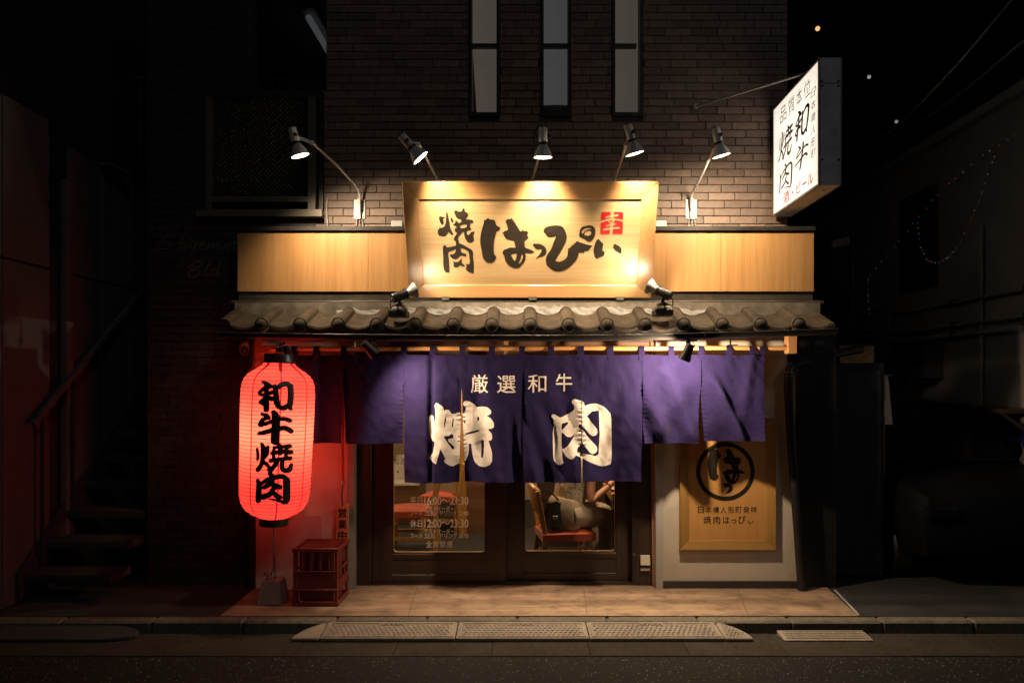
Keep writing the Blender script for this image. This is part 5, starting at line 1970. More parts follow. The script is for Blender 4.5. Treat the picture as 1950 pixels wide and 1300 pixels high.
# ------------------------------------------------------------------ projecting light box
bx = 1.905
bt = .150
yN, yFr = 4.678 - CAMD, 5.55 - CAMD
bz0, bz1 = 2.836, 3.663
lb = thing('light_box_sign', 'white illuminated box sign projecting from the brick wall at the upper right', 'light box', (bx + bt / 2, .05, bz0))
M['box_metal'] = mat('box_metal', (.82, .80, .77), .5, metal=.0, var=.12, scale=6, stretch=(1, 1, .5), dirt=.45, dirtcol=(.14, .12, .11), dscale=7)
mb = MB()
e = .016
mb.box(bx + .004, bx + bt - .004, yN, yN + e, bz0, bz1)          # front end
mb.box(bx + .004, bx + bt - .004, yFr - e, yFr, bz0, bz1)
mb.box(bx + .004, bx + bt - .004, yN + e, yFr - e, bz1 - e, bz1)
mb.box(bx + .004, bx + bt - .004, yN + e, yFr - e, bz0, bz0 + e)
obj('casing', mb, M['box_metal'], lb, bevel=.002)
# fluting on the end plate and its screws
mb = MB()
for k in range(22):
    x = bx + .009 + (bt - .018) * k / 21
    mb.box(x - .0012, x + .0012, yN - .0022, yN - .0002, bz0 + .01, bz1 - .004)
ep = obj('end_flutes', mb, M['box_metal'], lb)
for (pz, px_) in ((sz(262 - 0, 4.678), 0),):
    pass
for px_, py_ in ((1565, 154), (1597, 154), (1566, 163), (1597, 163), (1566, 304), (1598, 304)):
    p = PX(px_, py_, 4.674)
    mb = MB(); mb.lathe([(.0, .006), (.006, .005), (.008, .0)], (p.x, yN - .002, p.z), (0, -1, 0), 10)
    obj('bolt', mb, M['metal_dark'], lb)
zz = sz(158.5, 4.678)
mb = MB(); mb.box(bx + .002, bx + bt - .002, yN - .0035, yN + .001, zz - .002, zz + .002)
obj('end_seam', mb, M['black'], lb)
# frame edges round the two faces
for X, s in ((bx, -1), (bx + bt, 1)):
    fr = MB()
    q = .014
    xa, xb = (X, X + .012) if s < 0 else (X - .012, X)
    fr.box(xa, xb, yN, yN + q, bz0 + q, bz1 - q); fr.box(xa, xb, yFr - q, yFr, bz0 + q, bz1 - q)
    fr.box(xa, xb, yN, yFr, bz1 - q, bz1 + .001); fr.box(xa, xb, yN, yFr, bz0 - .001, bz0 + q)
    obj('face_frame', fr, M['alu'], lb)
# acrylic faces lit from tubes inside
m, tt, out = nt_new('acrylic')
N, L = tt.nodes.new, tt.links.new
em = N('ShaderNodeEmission'); em.inputs[0].default_value = (1, .90, .80, 1); em.inputs[1].default_value = .27
tl = N('ShaderNodeBsdfTranslucent'); tl.inputs[0].default_value = (.95, .93, .9, 1)
df = N('ShaderNodeBsdfDiffuse'); df.inputs[0].default_value = (.8, .8, .78, 1)
mx = N('ShaderNodeMixShader'); mx.inputs[0].default_value = .7
L(df.outputs[0], mx.inputs[1]); L(tl.outputs[0], mx.inputs[2])
ad = N('ShaderNodeAddShader'); L(mx.outputs[0], ad.inputs[0]); L(em.outputs[0], ad.inputs[1]); L(ad.outputs[0], out.inputs[0])
M['acrylic'] = m
for X in (bx + .005, bx + bt - .007):
    mb = MB(); mb.box(X, X + .002, yN + .014, yFr - .014, bz0 + .014, bz1 - .014)
    obj('face_panel', mb, M['acrylic'], lb)
for zq in (3.02, 3.25, 3.48):
    mb = MB(); mb.tube([(bx + bt / 2, yN + .08, zq), (bx + bt / 2, yFr - .08, zq)], .013, 8)
    obj('tube', mb, emission('box_tube', (1, .93, .84), 6.0), lb, smooth=50)
BXF = bx + .0045


def on_box(px, py):
    Z = BXF * F / (px - CX)
    return V((BXF, Z - CAMD, EYE - (py - CY) * Z / F))


# lettering: place characters in face coordinates (s from the wall edge towards the street, t from the top)
def face(s, t):
    return V((BXF, yFr + (yN - yFr) * s, bz1 + (bz0 - bz1) * t))


def inv(px, py):
    p = on_box(px, py)
    return (p.y - yFr) / (yN - yFr), (p.z - bz1) / (bz0 - bz1)


M['box_ink'] = mat('box_ink', (.05, .035, .022), .5)
M['box_blue'] = mat('box_blue', (.02, .02, .09), .5)


def box_char(c_, pts4, m_, offset=0.0, strokes=None, shear=0.0):
    """pts4: photo px of the left, right extents and top/bottom at the character's middle"""
    s0, t0 = inv(pts4[0], pts4[1]); s1, t1 = inv(pts4[2], pts4[3])
    shp = fit_text(c_, s0, t0, s1, t1, offset=offset, shear=shear)
    lettering('lettering', shp, face, m_, lb)


def rect_char(c_, s0, t0, s1, t1, m_, offset=0.0, lean=.0):
    vs, fs = fit_text(c_, s0, t0, s1, t1, offset=offset)
    vs = [(a + lean * ((t1 + t0) / 2 - b), b) for a, b in vs]
    lettering('lettering', (vs, fs), face, m_, lb)


def stroke_char(strokes, box0, s0, t0, s1, t1, thin, m_, lean=.0):
    """reuse of brush strokes: squeeze the stroke bounding box into the face rectangle"""
    pos = []
    asp = ((t1 - t0) * (bz1 - bz0)) / ((s1 - s0) * (yFr - yN))
    for pts, ws_ in strokes:
        W = [w_ * thin for w_ in ws_] if isinstance(ws_, list) else ws_ * thin
        pos += stroke(pts, W)
    vs, fs = shape2d(pos)
    ax = min(a[0] for a in vs); bx_ = max(a[0] for a in vs); ay = min(a[1] for a in vs); by = max(a[1] for a in vs)
    vs = [(s0 + (a - ax) / (bx_ - ax) * (s1 - s0), t0 + (b - ay) / (by - ay) * (t1 - t0)) for a, b in vs]
    vs = [(a + lean * ((t1 + t0) / 2 - b), b) for a, b in vs]
    lettering('lettering', (vs, fs), face, m_, lb)


for c_, s0, s1 in (('品', .175, .325), ('質', .365, .51), ('本', .545, .665), ('位', .70, .835)):
    rect_char(c_, s0, .075, s1, .215, M['box_blue'], -.004)
stroke_char(wa, None, .52, .255, .80, .505, .80, M['box_ink'], .25)
stroke_char(gyu, None, .53, .54, .79, .765, .62, M['box_ink'], .35)
stroke_char(sho, None, .155, .285, .46, .555, .75, M['box_ink'], .2)
stroke_char(nik, None, .16, .60, .46, .845, .62, M['box_ink'], .1)
for i, c_ in enumerate('日本橋人形町'):
    t0 = .19 + i * .098
    rect_char(c_, .845, t0, .925, t0 + .068, M['box_ink'], .0, .3)
for c_, s0, s1, t0, t1 in (('酒', .25, .40, .855, .955), ('・', .44, .48, .893, .915), ('ビ', .545, .64, .855, .945), ('ー', .67, .75, .892, .908), ('ル', .775, .885, .855, .945)):
    rect_char(c_, s0, t0, s1, t1, M['ink_red'], .012)
mb = MB(); mb.tube([PX(1326, 203, 5.58), PX(1540, 138, 4.95)], .010, 8)
obj('stay_rod', mb, M['galv'], lb, smooth=60)
mb = MB(); mb.lathe([(.0, .012), (.02, .010), (.022, .0)], PX(1325, 203, 5.588), (0, -1, 0), 12)
obj('wall_plate', mb, M['galv'], lb)
for p in ((bx + .05, -.72), (bx + .05, -.05)):
    mb = MB(); mb.lathe([(.0, .004), (.010, .003), (.012, .0)], (p[0] + .03, p[1], bz0), (0, 0, -1), 10)
    obj('bottom_screw', mb, M['white_metal'], lb)

# ------------------------------------------------------------------ interior behind the doors
FZ = -.07
mb = MB(); mb.box(-2.0, 2.0, .26, 4.4, FZ - .06, FZ - .012)
obj('floor_base', mb, M['mortar'], bld)
fl_ = MB(); fl_.box(-2.0, 2.0, .20, .26, FZ - .05, FZ)
flo = obj('floor', fl_, M['floor_in'], bld)
y = .262
i = 0
while y < 4.3:
    mb = MB(); mb.box(-1.9, 1.9, y + .0015, y + .1185, FZ - .014, FZ + rs.uniform(-.0008, .0008))
    obj('floor_plank', mb, M['floor_in'], flo)
    y += .12
mb = MB()
mb.box(-2.0, -1.9, .2, 4.4, FZ, 2.4); mb.box(1.9, 2.0, .2, 4.4, FZ, 2.4); mb.box(-1.9, 1.9, 4.3, 4.4, FZ, 2.4)
obj('interior_wall', mb, M['int_wall'], bld)
mb = MB(); mb.box(-1.95, 1.95, .2, 4.4, 2.28, 2.34)
obj('interior_ceiling', mb, M['int_wall'], bld)
mb = MB(); mb.box(-2.0, 2.0, .235, .25, 1.72, 2.28)
obj('transom_wall', mb, M['int_wall'], bld)
mb = MB(); mb.box(sx(866, 7.6), sx(889, 7.6), 2.04, 2.16, FZ, 2.28)
obj('partition_post', mb, M['chairwood'], bld, bevel=.004)
mb = MB(); mb.box(sx(889, 7.7), sx(940, 7.7), 2.08, 2.12, FZ, 2.28)
obj('partition_panel', mb, M['timber'], bld)

mb = MB(); mb.box(.12, 1.9, 1.45, 1.50, FZ, 1.25); obj('dark_backdrop', mb, M['wood_dark_h'], bld)  # dark sheet added behind the guest to stand in for an unlit room
# hanging lamps inside, all unseen; the second is placed to light the guest
for i, (lx, ly, en) in enumerate(((-.62, 1.9, 60), (.60, .33, 80), (-.3, 3.3, 42))):
    t = thing('pendant_lamp', ['pendant lamp over the tables behind the left door', 'unseen pendant lamp placed to light the seated guest behind the right door', 'pendant lamp at the back of the dining room'][i], 'lamp', (lx, ly, 2.28), 'pendant lamps in the dining room')
    mb = MB(); mb.lathe([(.02, .12), (.05, .10), (.13, .0), (.126, .0), (.045, .095), (.0, .105)], (lx, ly, 1.84), (0, 0, 1), 20); obj('shade', mb, M['black'], t, smooth=40)
    mb = MB(); mb.sphere((lx, ly, 1.865), .035, 12, 8); obj('bulb', mb, M['bulb'], t, smooth=60)
    mb = MB(); mb.tube([(lx, ly, 1.95), (lx, ly, 2.28)], .004, 6); obj('flex', mb, M['black'], t)
    light('lamp_light', 'POINT', (lx, ly, 1.80), en, (1, .72, .44), t, .05)


def chair(label, loc, rot, slat=True):
    """local: faces +x, origin on the floor under the seat's middle"""
    t = thing('dining_chair', label, 'chair', (0, 0, 0), 'wooden dining chairs with red seats')
    W_, D_, Hs = .42, .42, .44
    for sy in (-1, 1):
        mb = MB(); mb.bar((D_ / 2 - .025, sy * (W_ / 2 - .022), 0), (D_ / 2 - .035, sy * (W_ / 2 - .022), Hs - .03), .034, .034); obj('leg', mb, M['chairwood'], t, bevel=.003)
        mb = MB()
        mb.bar((-D_ / 2 - .03, sy * (W_ / 2 - .022), 0), (-D_ / 2 + .02, sy * (W_ / 2 - .022), Hs), .032, .036, up=(1, 0, 0)); mb.bar((-D_ / 2 + .02, sy * (W_ / 2 - .022), Hs - .01), (-D_ / 2 - .05, sy * (W_ / 2 - .022), .80), .032, .036, up=(1, 0, 0))
        obj('leg', mb, M['chairwood'], t, bevel=.003)
        mb = MB(); mb.bar((-D_ / 2 - .0, sy * (W_ / 2 - .022), .20), (D_ / 2 - .03, sy * (W_ / 2 - .022), .20), .018, .03); obj('stretcher', mb, M['chairwood'], t)
    mb = MB(); mb.bar((D_ / 2 - .03, -W_ / 2 + .03, .27), (D_ / 2 - .03, W_ / 2 - .03, .27), .018, .028); obj('stretcher', mb, M['chairwood'], t)
    mb = MB(); mb.grid(lambda u, v: V(((u - .5) * D_ * 1.04, (v - .5) * W_ * 1.02, Hs + .012 + .028 * (1 - (2 * u - 1) ** 4) * (1 - (2 * v - 1) ** 4))), 12, 12)
    mb.box(-D_ / 2 * 1.04, D_ / 2 * 1.04, -W_ / 2 * 1.02, W_ / 2 * 1.02, Hs - .045, Hs + .012)
    obj('seat', mb, M['red_cloth'], t, smooth=60)
    mb = MB(); mb.hexa([(-D_ / 2 - .035, -W_ / 2 + .04, .60), (-D_ / 2 + .005, -W_ / 2 + .04, .60), (-D_ / 2 + .005, W_ / 2 - .04, .60), (-D_ / 2 - .035, W_ / 2 - .04, .60)],
                       [(-D_ / 2 - .075, -W_ / 2 + .04, .82), (-D_ / 2 - .025, -W_ / 2 + .04, .82), (-D_ / 2 - .025, W_ / 2 - .04, .82), (-D_ / 2 - .075, W_ / 2 - .04, .82)])
    obj('backrest', mb, M['chairwood'] if not slat else M['red_cloth'], t, bevel=.012, smooth=50)
    t.location = loc
    t.rotation_euler = (0, 0, rot)
    ORG[t.name] = V(loc)
    return t


chair('wooden chair with red seat standing close behind the left glass', (sx(786, 6.85), 6.85 - CAMD, FZ), R(182), True)
chair('wooden red-seated chair on which the guest and the black bag sit', (sx(1075, 5.98), 5.98 - CAMD, FZ - .03), R(8), False)
chair('second red-seated chair, farther back behind the left glass beside the wooden post', (sx(850, 7.9), 7.75 - CAMD, FZ), R(170), True)

# table beside the guest
tb = thing('dining_table', 'wooden dining table in front of the seated guest', 'table', (1.05, .72, FZ))
mb = MB(); mb.box(.705, 1.45, .36, 1.02, .605, .665); obj('table_top', mb, M['chairwood'], tb, bevel=.003)
for (x, yy) in ((.74, .40), (1.42, .40), (.74, .98), (1.42, .98)):
    mb = MB(); mb.box(x - .02, x + .02, yy - .02, yy + .02, FZ, .605); obj('leg', mb, M['wood_dark'], tb)
it = thing('plate', 'white plate on the wooden dining table', 'plate', (.80, .55, .665))
mb = MB(); mb.lathe([(.0, .0), (.06, .0), (.10, .014), (.103, .016), (.06, .004), (.0, .004)], (.80, .55, .666), (0, 0, 1), 24); obj('dish', mb, M['steelwhite'], it, smooth=50)
it = thing('cup', 'red cup on the dining table beside the plate', 'cup', (.73, .70, .665))
mb = MB(); mb.lathe([(.0, .0), (.03, .0), (.034, .09), (.031, .09), (.028, .006), (.0, .006)], (.73, .70, .666), (0, 0, 1), 18); obj('body', mb, M['cord_red'], it, smooth=50)
mb = MB(); mb.torus((.73 + .04, .70, .715), (0, 1, 0), .02, .004, 12, 6); obj('handle', mb, M['cord_red'], it, smooth=50)

# counter with kitchen things behind the left chair
ct = thing('kitchen_counter', 'kitchen counter with a pale top behind the left glass', 'counter', (sx(745, 8.3), 8.5 - CAMD, FZ))
xa, xb = sx(690, 8.3), sx(800, 8.3)
mb = MB(); mb.box(xa, xb, 2.6, 3.3, FZ, .42); obj('cabinet', mb, M['timber'], ct)
mb = MB(); mb.box(xa - .02, xb + .02, 2.57, 3.3, .42, .45); obj('worktop', mb, M['steelwhite'], ct, bevel=.003)
mb = MB(); mb.box(xa, xb, 2.9, 3.3, .45, .62); obj('shelf_box', mb, M['steelwhite'], ct)
for k in range(5):
    mb = MB(); mb.lathe([(.0, 0), (.012, 0), (.012, .006), (.0, .006)], (xa + .3 + .09 * k, 2.898, .54), (0, -1, 0), 8); obj('knob', mb, M['black'], ct)
for k, (dx, r_, h_) in enumerate(((.40, .05, .10), (.55, .06, .07), (.62, .035, .14), (.49, .04, .06))):
    t = thing('kitchen_pot', ['pale bowl at the left on the kitchen counter', 'wide bowl at the right on the kitchen counter', 'tall pale jar on the kitchen counter', 'small bowl in the middle of the kitchen counter'][k], 'pot', (xa + dx, 3.0, .62), 'pots on the kitchen counter')
    mb = MB(); mb.lathe([(.0, 0), (r_ * .7, 0), (r_, h_ * .6), (r_ * .95, h_), (r_ * .88, h_), (r_ * .8, h_ * .4), (.0, .01)], (xa + dx, 3.0, .621), (0, 0, 1), 16); obj('body', mb, M['steelwhite'] if k != 1 else M['bead'], t, smooth=50)
    mb = MB(); mb.torus((xa + dx, 3.0, .62 + h_), (0, 0, 1), r_ * .93, .004, 16, 5); obj('rim', mb, M['steelwhite'], t, smooth=60)
bxx = thing('storage_box', 'dark navy storage box with a lid on the floor behind the left glass', 'box', (sx(905, 8.1), 8.1 - CAMD, FZ))
M['navy'] = mat('navy', (.008, .010, .022), .5)
X = sx(905, 8.1)
mb = MB(); mb.hexa([(X - .20, 2.45, FZ), (X + .20, 2.45, FZ), (X + .20, 2.85, FZ), (X - .20, 2.85, FZ)], [(X - .24, 2.42, .30), (X + .24, 2.42, .30), (X + .24, 2.9, .30), (X - .24, 2.9, .30)]); obj('tub', mb, M['navy'], bxx, bevel=.008)
mb = MB(); mb.box(X - .255, X + .255, 2.405, 2.915, .302, .335); obj('lid', mb, M['navy'], bxx, bevel=.008)

# guest -------------------------------------------------------------
def skin_obj(name, verts, edges, radii, m, parent, sub=2, smooth=True):
    l = root_loc(parent)
    me = bpy.data.meshes.new('tmp')
    me.from_pydata([tuple(V(a) - l) for a in verts], edges, [])
    o = bpy.data.objects.new('tmp', me); COL.objects.link(o)
    md = o.modifiers.new('s', 'SKIN')
    md.use_smooth_shade = True
    for i, r_ in enumerate(radii):
        sv = me.skin_vertices[0].data[i]
        sv.radius = r_ if isinstance(r_, (tuple, list)) else (r_, r_)
        sv.use_root = i == 0
    s2 = o.modifiers.new('u', 'SUBSURF'); s2.levels = sub; s2.render_levels = sub
    dg = bpy.context.evaluated_depsgraph_get()
    nm = bpy.data.meshes.new_from_object(o.evaluated_get(dg))
    nm.name = name
    bpy.data.objects.remove(o)
    nm.polygons.foreach_set('use_smooth', [True] * len(nm.polygons))
    nm.materials.clear(); nm.materials.append(m)
    ob = bpy.data.objects.new(name, nm); COL.objects.link(ob)
    ob.parent = parent
    return ob


pe = thing('person', 'seated guest in a dotted cream blouse and wide beige trousers behind the right door', 'person', (.36, .46, FZ))
fa = R(32)
fw = V((math.cos(fa), math.sin(fa), 0)); rt_ = V((math.sin(fa), -math.cos(fa), 0)); up = V((0, 0, 1))
pel = V((.345, .47, .475))
P_ = lambda f, r_, u: pel + fw * f + rt_ * r_ + up * u
verts, edges, rad = [], [], []


def nd(p, r_, par=None):
    verts.append(V(p)); rad.append(r_)
    i = len(verts) - 1
    if par is not None: edges.append((par, i))
    return i


r0 = nd(P_(0, 0, 0), (.14, .11))
sp = nd(P_(.03, 0, .16), (.125, .095), r0)
chn = nd(P_(.10, 0, .36), (.135, .10), sp)
nk_ = nd(P_(.15, 0, .48), .05, chn)
nk2_ = nd(P_(.18, 0, .55), .048, nk_)
hd = nd(P_(.22, 0, .62), (.075, .085), nk2_)
hd2 = nd(P_(.235, 0, .70), (.078, .092), hd)
hd3 = nd(P_(.23, 0, .76), (.055, .065), hd2)
nose = nd(P_(.325, 0, .655), .012, hd)
hands = []
for s_, el, ha in ((1, V((.535, .33, .600)), V((.715, .44, .735))), (-1, P_(.22, -.24, .13), P_(.42, -.12, .26))):
    shd = nd(P_(.12, s_ * .16, .42), .052, chn)
    um = nd((P_(.12, s_ * .17, .42) + el) / 2, .043, shd)
    e = nd(el, .036, um)
    fm = nd(el + (ha - el) * .4, .034, e)
    wr = nd(el + (ha - el) * .9, .022, fm)
    pd = (ha - el).normalized()
    pc = nd(ha + pd * .03, (.034, .016), wr)
    pk = nd(ha + pd * .065, (.036, .014), pc)
    sd = pd.cross(up).normalized()
    cup_ = sd.cross(pd).normalized()
    for q, ln in ((-.026, .060), (-.009, .070), (.009, .066), (.026, .052)):
        k1 = nd(ha + pd * .085 + sd * q, .0085, pk)
        k2 = nd(ha + pd * (.085 + ln * .5) + sd * q - cup_ * .010, .0078, k1)
        nd(ha + pd * (.085 + ln * .85) + sd * q - cup_ * .030, .0065, k2)
    t1_ = nd(ha + pd * .035 + sd * -.036 * s_, .010, pc)
    nd(ha + pd * .075 + sd * -.048 * s_ - cup_ * .012, .008, t1_)
for s_ in (1, -1):
    hp = nd(P_(.02, s_ * .09, -.02), .085, r0)
    kn = nd(P_(.32, s_ * .12, -.035), .058, hp)
    an = nd(P_(.34, s_ * .12, -.44), .036, kn)
    ft = nd(P_(.38, s_ * .12, -.50), .034, an)
    nd(P_(.50, s_ * .13, -.515), .028, ft)
skin_obj('body', verts, edges, rad, M['skin'], pe, 2)

# dotted blouse
m, tt, out = nt_new('blouse')
N, L = tt.nodes.new, tt.links.new
p = N('ShaderNodeBsdfPrincipled'); L(p.outputs[0], out.inputs[0]); p.inputs['Roughness'].default_value = .8
tc = N('ShaderNodeTexCoord'); vo = N('ShaderNodeTexVoronoi'); vo.inputs['Scale'].default_value = 26; vo.inputs['Randomness'].default_value = .35
L(tc.outputs['Object'], vo.inputs['Vector'])
lt = N('ShaderNodeMath'); lt.operation = 'LESS_THAN'; lt.inputs[1].default_value = .17
L(vo.outputs['Distance'], lt.inputs[0])
mx = N('ShaderNodeMix'); mx.data_type = 'RGBA'; mx.inputs[6].default_value = (.60, .49, .36, 1); mx.inputs[7].default_value = (.12, .07, .05, 1)
L(lt.outputs[0], mx.inputs[0]); L(mx.outputs[2], p.inputs['Base Color'])
no = N('ShaderNodeTexNoise'); no.inputs['Scale'].default_value = 14; bu = N('ShaderNodeBump'); bu.inputs['Distance'].default_value = .02; bu.inputs['Strength'].default_value = .7
L(tc.outputs['Object'], no.inputs['Vector']); L(no.outputs['Fac'], bu.inputs['Height']); L(bu.outputs[0], p.inputs['Normal'])
vb = [P_(.01, 0, .07), P_(.03, 0, .12), P_(.04, 0, .22), P_(.10, 0, .37), P_(.14, 0, .47)]
rb2 = [(.150, .118), (.165, .132), (.158, .125), (.158, .122), (.07, .07)]
eb = [(0, 1), (1, 2), (2, 3), (3, 4)]
for s_, el in ((1, V((.535, .33, .600))), (-1, P_(.22, -.24, .13))):
    shd = P_(.12, s_ * .17, .42)
    vb += [shd, shd + (el - shd) * .45]
    rb2 += [.078, .072]
    eb += [(3, len(vb) - 2), (len(vb) - 2, len(vb) - 1)]
skin_obj('blouse', vb, eb, rb2, m, pe, 2)
# wide pleated trousers
M['trousers'] = mat('trousers', (.44, .34, .25), .75, var=.08, scale=5)
mm = M['trousers'].node_tree
pr = [n_ for n_ in mm.nodes if n_.type == 'BSDF_PRINCIPLED'][0]
wv = mm.nodes.new('ShaderNodeTexWave'); wv.inputs['Scale'].default_value = 14; wv.inputs['Distortion'].default_value = 3.0; wv.inputs['Detail'].default_value = 2
tcn = mm.nodes.new('ShaderNodeTexCoord'); mpn = mm.nodes.new('ShaderNodeMapping'); mpn.inputs['Rotation'].default_value = (0, R(35), R(20))
mm.links.new(tcn.outputs['Object'], mpn.inputs[0]); mm.links.new(mpn.outputs[0], wv.inputs['Vector'])
bun = mm.nodes.new('ShaderNodeBump'); bun.inputs['Strength'].default_value = .06; bun.inputs['Distance'].default_value = .02
mm.links.new(wv.outputs['Fac'], bun.inputs['Height']); mm.links.new(bun.outputs[0], pr.inputs['Normal'])
def loft(mb, pts, rad, n=28, pleat=0.0, k=9, ph=0.0):
    """pleated cloth tube through pts"""
    P2, R2 = [], []
    for i in range(len(pts) - 1):
        a, b = pts[max(0, i - 1)], pts[i]
        c, d = pts[i + 1], pts[min(len(pts) - 1, i + 2)]
        for q in range(5):
            t = q / 5
            P2.append(.5 * (2 * b + (c - a) * t + (2 * a - 5 * b + 4 * c - d) * t * t + (3 * b - a - 3 * c + d) * t ** 3))
            R2.append(rad[i] * (1 - t) + rad[i + 1] * t)
    P2.append(pts[-1]); R2.append(rad[-1])
    o = MB().tube(P2, R2, n)
    m_ = len(P2)
    for i in range(m_):
        for q in range(n):
            v = o.v[i * n + q]
            w_ = pleat * math.sin(q * 2 * math.pi * k / n + ph + i * .25) * min(1, i / 4 + .3)
            o.v[i * n + q] = P2[i] + (v - P2[i]) * (1 + w_)
    mb.add(o.v, o.f)


mb = MB()
loft(mb, [P_(.02, 0, .13), P_(.005, 0, .06), P_(.0, 0, -.03), P_(.02, 0, -.085)], [.142, .168, .178, .165], 32, .008, 11)
for s_ in (1, -1):
    loft(mb, [P_(-.03, s_ * .085, .0), P_(.12, s_ * .10, .0), P_(.27, s_ * .118, -.01), P_(.355, s_ * .12, -.10), P_(.37, s_ * .12, -.28), P_(.365, s_ * .12, -.47)],
         [.105, .108, .098, .092, .100, .122], 30, .035, 8, s_)
obj('trousers', mb, M['trousers'], pe, smooth=70, keep=True)
skin_obj('hair', [P_(.17, 0, .60), P_(.195, 0, .70), P_(.215, 0, .79), P_(.10, 0, .56), P_(.07, 0, .46)], [(1, 0), (1, 2), (0, 3), (3, 4)], [.088, .105, .07, .07, .04], M['hair'], pe, 2)
for s_ in (-1, 1):
    mb = MB(); mb.sphere(P_(.305, s_ * .032, .685), .009, 8, 6); obj('eye', mb, M['black'], pe, smooth=60)
    mb = MB(); mb.sphere(P_(.44, s_ * .125, -.522), .045, 12, 8, (1.9, .9, .55)); obj('shoe', mb, M['leather'], pe, smooth=60)
mb = MB(); mb.torus(V((.535, .33, .600)) + (V((.715, .44, .735)) - V((.535, .33, .600))) * .86, V((.18, .11, .135)), .026, .003, 14, 5); obj('bracelet', mb, M['black'], pe, smooth=60)

bag = thing('handbag', 'black leather handbag standing on the chair behind the guest', 'bag', (.235, .36, .40))
mb = MB(); mb.grid(lambda u, v: V((.245 + (.115 - .02 * v) * math.cos(2 * math.pi * u) * (1 - .25 * v) , .36 + .085 * math.sin(2 * math.pi * u) * (1 - .5 * v),   .395 + .20 * v + .012 * math.sin(6 * u * 3.1))), 28, 8)
mb.add([(.245 + .095 * .75 * math.cos(2 * math.pi * k / 28), .36 + .0425 * math.sin(2 * math.pi * k / 28), .595) for k in range(28)], [tuple(range(28))])
obj('body', mb, M['leather'], bag, smooth=60)
mb = MB(); mb.tube([(.18, .33, .58), (.13, .32, .66), (.12, .33, .71), (.20, .35, .69), (.31, .36, .58)], .007, 8); obj('strap', mb, M['leather'], bag, smooth=60)
mb = MB(); mb.box(.225, .265, .272, .28, .47, .50); obj('clasp', mb, M['steel'], bag, bevel=.002)

# ------------------------------------------------------------------ left neighbour: panel wall, stairs, lettering
lbd = thing('panel_clad_building', 'dim building clad in tall pale wall panels at the left edge', 'building', (-3.6, 1.0, 0))
XLW = -3.6
mb = MB(); mb.box(-7, XLW - .04, -1.6, 4.0, -.1, 2.6); mb.box(-7, XLW - .5, -1.6, 4, 2.6, 7)
obj('body', mb, M['darkwall'], lbd)
ys = [-1.5, -1.02, -.52, -.02, .10, .22, .66, 1.10, 1.42, 1.75]
for i in range(len(ys) - 1):
    a, b = ys[i], ys[i + 1]
    if abs(a - .10) < .01 or abs(a + .02) < .01:
        continue
    top = 3.55 if b < 0 else (3.20 if b < .5 else 3.42 - .08 * max(0, b - 1.1))
    zs_ = sz(509, F * XLW / (83 - CX))
    for z0, z1 in ((.0, 2.415), (2.43, top)):
        mb = MB(); mb.box(XLW - .035, XLW, a + .006, b - .006, z0, z1)
        obj('wall_panel', mb, M['panelwall'], lbd, bevel=.004)
mb = MB(); mb.box(XLW - .02, XLW + .045, .12, .20, -.05, 3.15); obj('downpipe', mb, M['panelwall'], lbd, bevel=.01)
mb = MB(); mb.box(XLW - .06, XLW + .10, .60, .92, 3.40, 3.425); obj('cap_flashing', mb, M['panelwall'], lbd)

st = thing('outdoor_stairs', 'dark stair flight climbing between the panel wall and the brick wall', 'stairs', (-3.2, -.3, 0))
for k in range(12):
    y = -.35 + .235 * k
    mb = MB(); mb.box(XLW + .03, -2.95, y, y + .26, .19 * k + .13, .19 * (k + 1))
    obj('step', mb, M['darkwall'], st, bevel=.004)
mb = MB(); mb.hexa([(XLW + .01, -.4, 0), (XLW + .03, -.4, 0), (XLW + .03, 2.4, 2.1), (XLW + .01, 2.4, 2.1)], [(XLW + .01, -.4, .22), (XLW + .03, -.4, .22), (XLW + .03, 2.4, 2.45), (XLW + .01, 2.4, 2.45)])
obj('stringer', mb, M['darkwall'], st)
hr = thing('handrail', 'thin sloping handrail along the panel-clad wall', 'handrail', (XLW + .06, -.3, 0))
mb = MB(); mb.bar((XLW + .06, -.30, 1.26), (XLW + .06, 1.30, 2.50), .035, .045); obj('rail', mb, M['panelwall'], hr, bevel=.004)
for k in range(5):
    y = -.2 + .36 * k
    mb = MB(); mb.bar((XLW + .06, y, .10 + .81 * (y + .35)), (XLW + .06, y, 1.26 + .775 * (y + .30) - .01), .02, .02); obj('post', mb, M['darkwall'], hr)
ul = thing('upper_balcony_railing', 'barely lit balcony railing of thin upright bars high at the upper left', 'railing', (-3.6, 1.9, 3.6))
for k in range(13):
    x = -4.9 + .17 * k
    mb = MB(); mb.bar((x, 2.1, 3.9), (x, 2.1, 4.75), .02, .02); obj('baluster', mb, M['alu'], ul)
mb = MB(); mb.box(-5.0, -2.7, 2.08, 2.12, 4.75, 4.79); obj('top_rail', mb, M['alu'], ul)
mb = MB(); mb.box(-5.0, -2.7, 2.0, 2.2, 3.8, 3.9); obj('slab_edge', mb, M['darkwall'], ul)
mb = MB(); mb.box(-7, -2.93, 3.2, 3.6, -.1, 8)
bb = thing('rear_building', 'nearly black rear building filling the gap above the stairs', 'building', (-4, 3.4, 0))
obj('wall', mb, M['darkwall'], bb)
mb = MB(); mb.box(-4.6, -3.9, 3.17, 3.2, 4.0, 5.2); obj('window', mb, M['glass_emb'], bb)

bl_ = thing('building_lettering', 'faint grey script naming the building on the dimmed brick left of the fascia', 'lettering', (sx(375, 5.55), YW - .01, sz(490, 5.55)))
M['letter_grey'] = mat('letter_grey', (.11, .105, .09), .5, metal=.1)
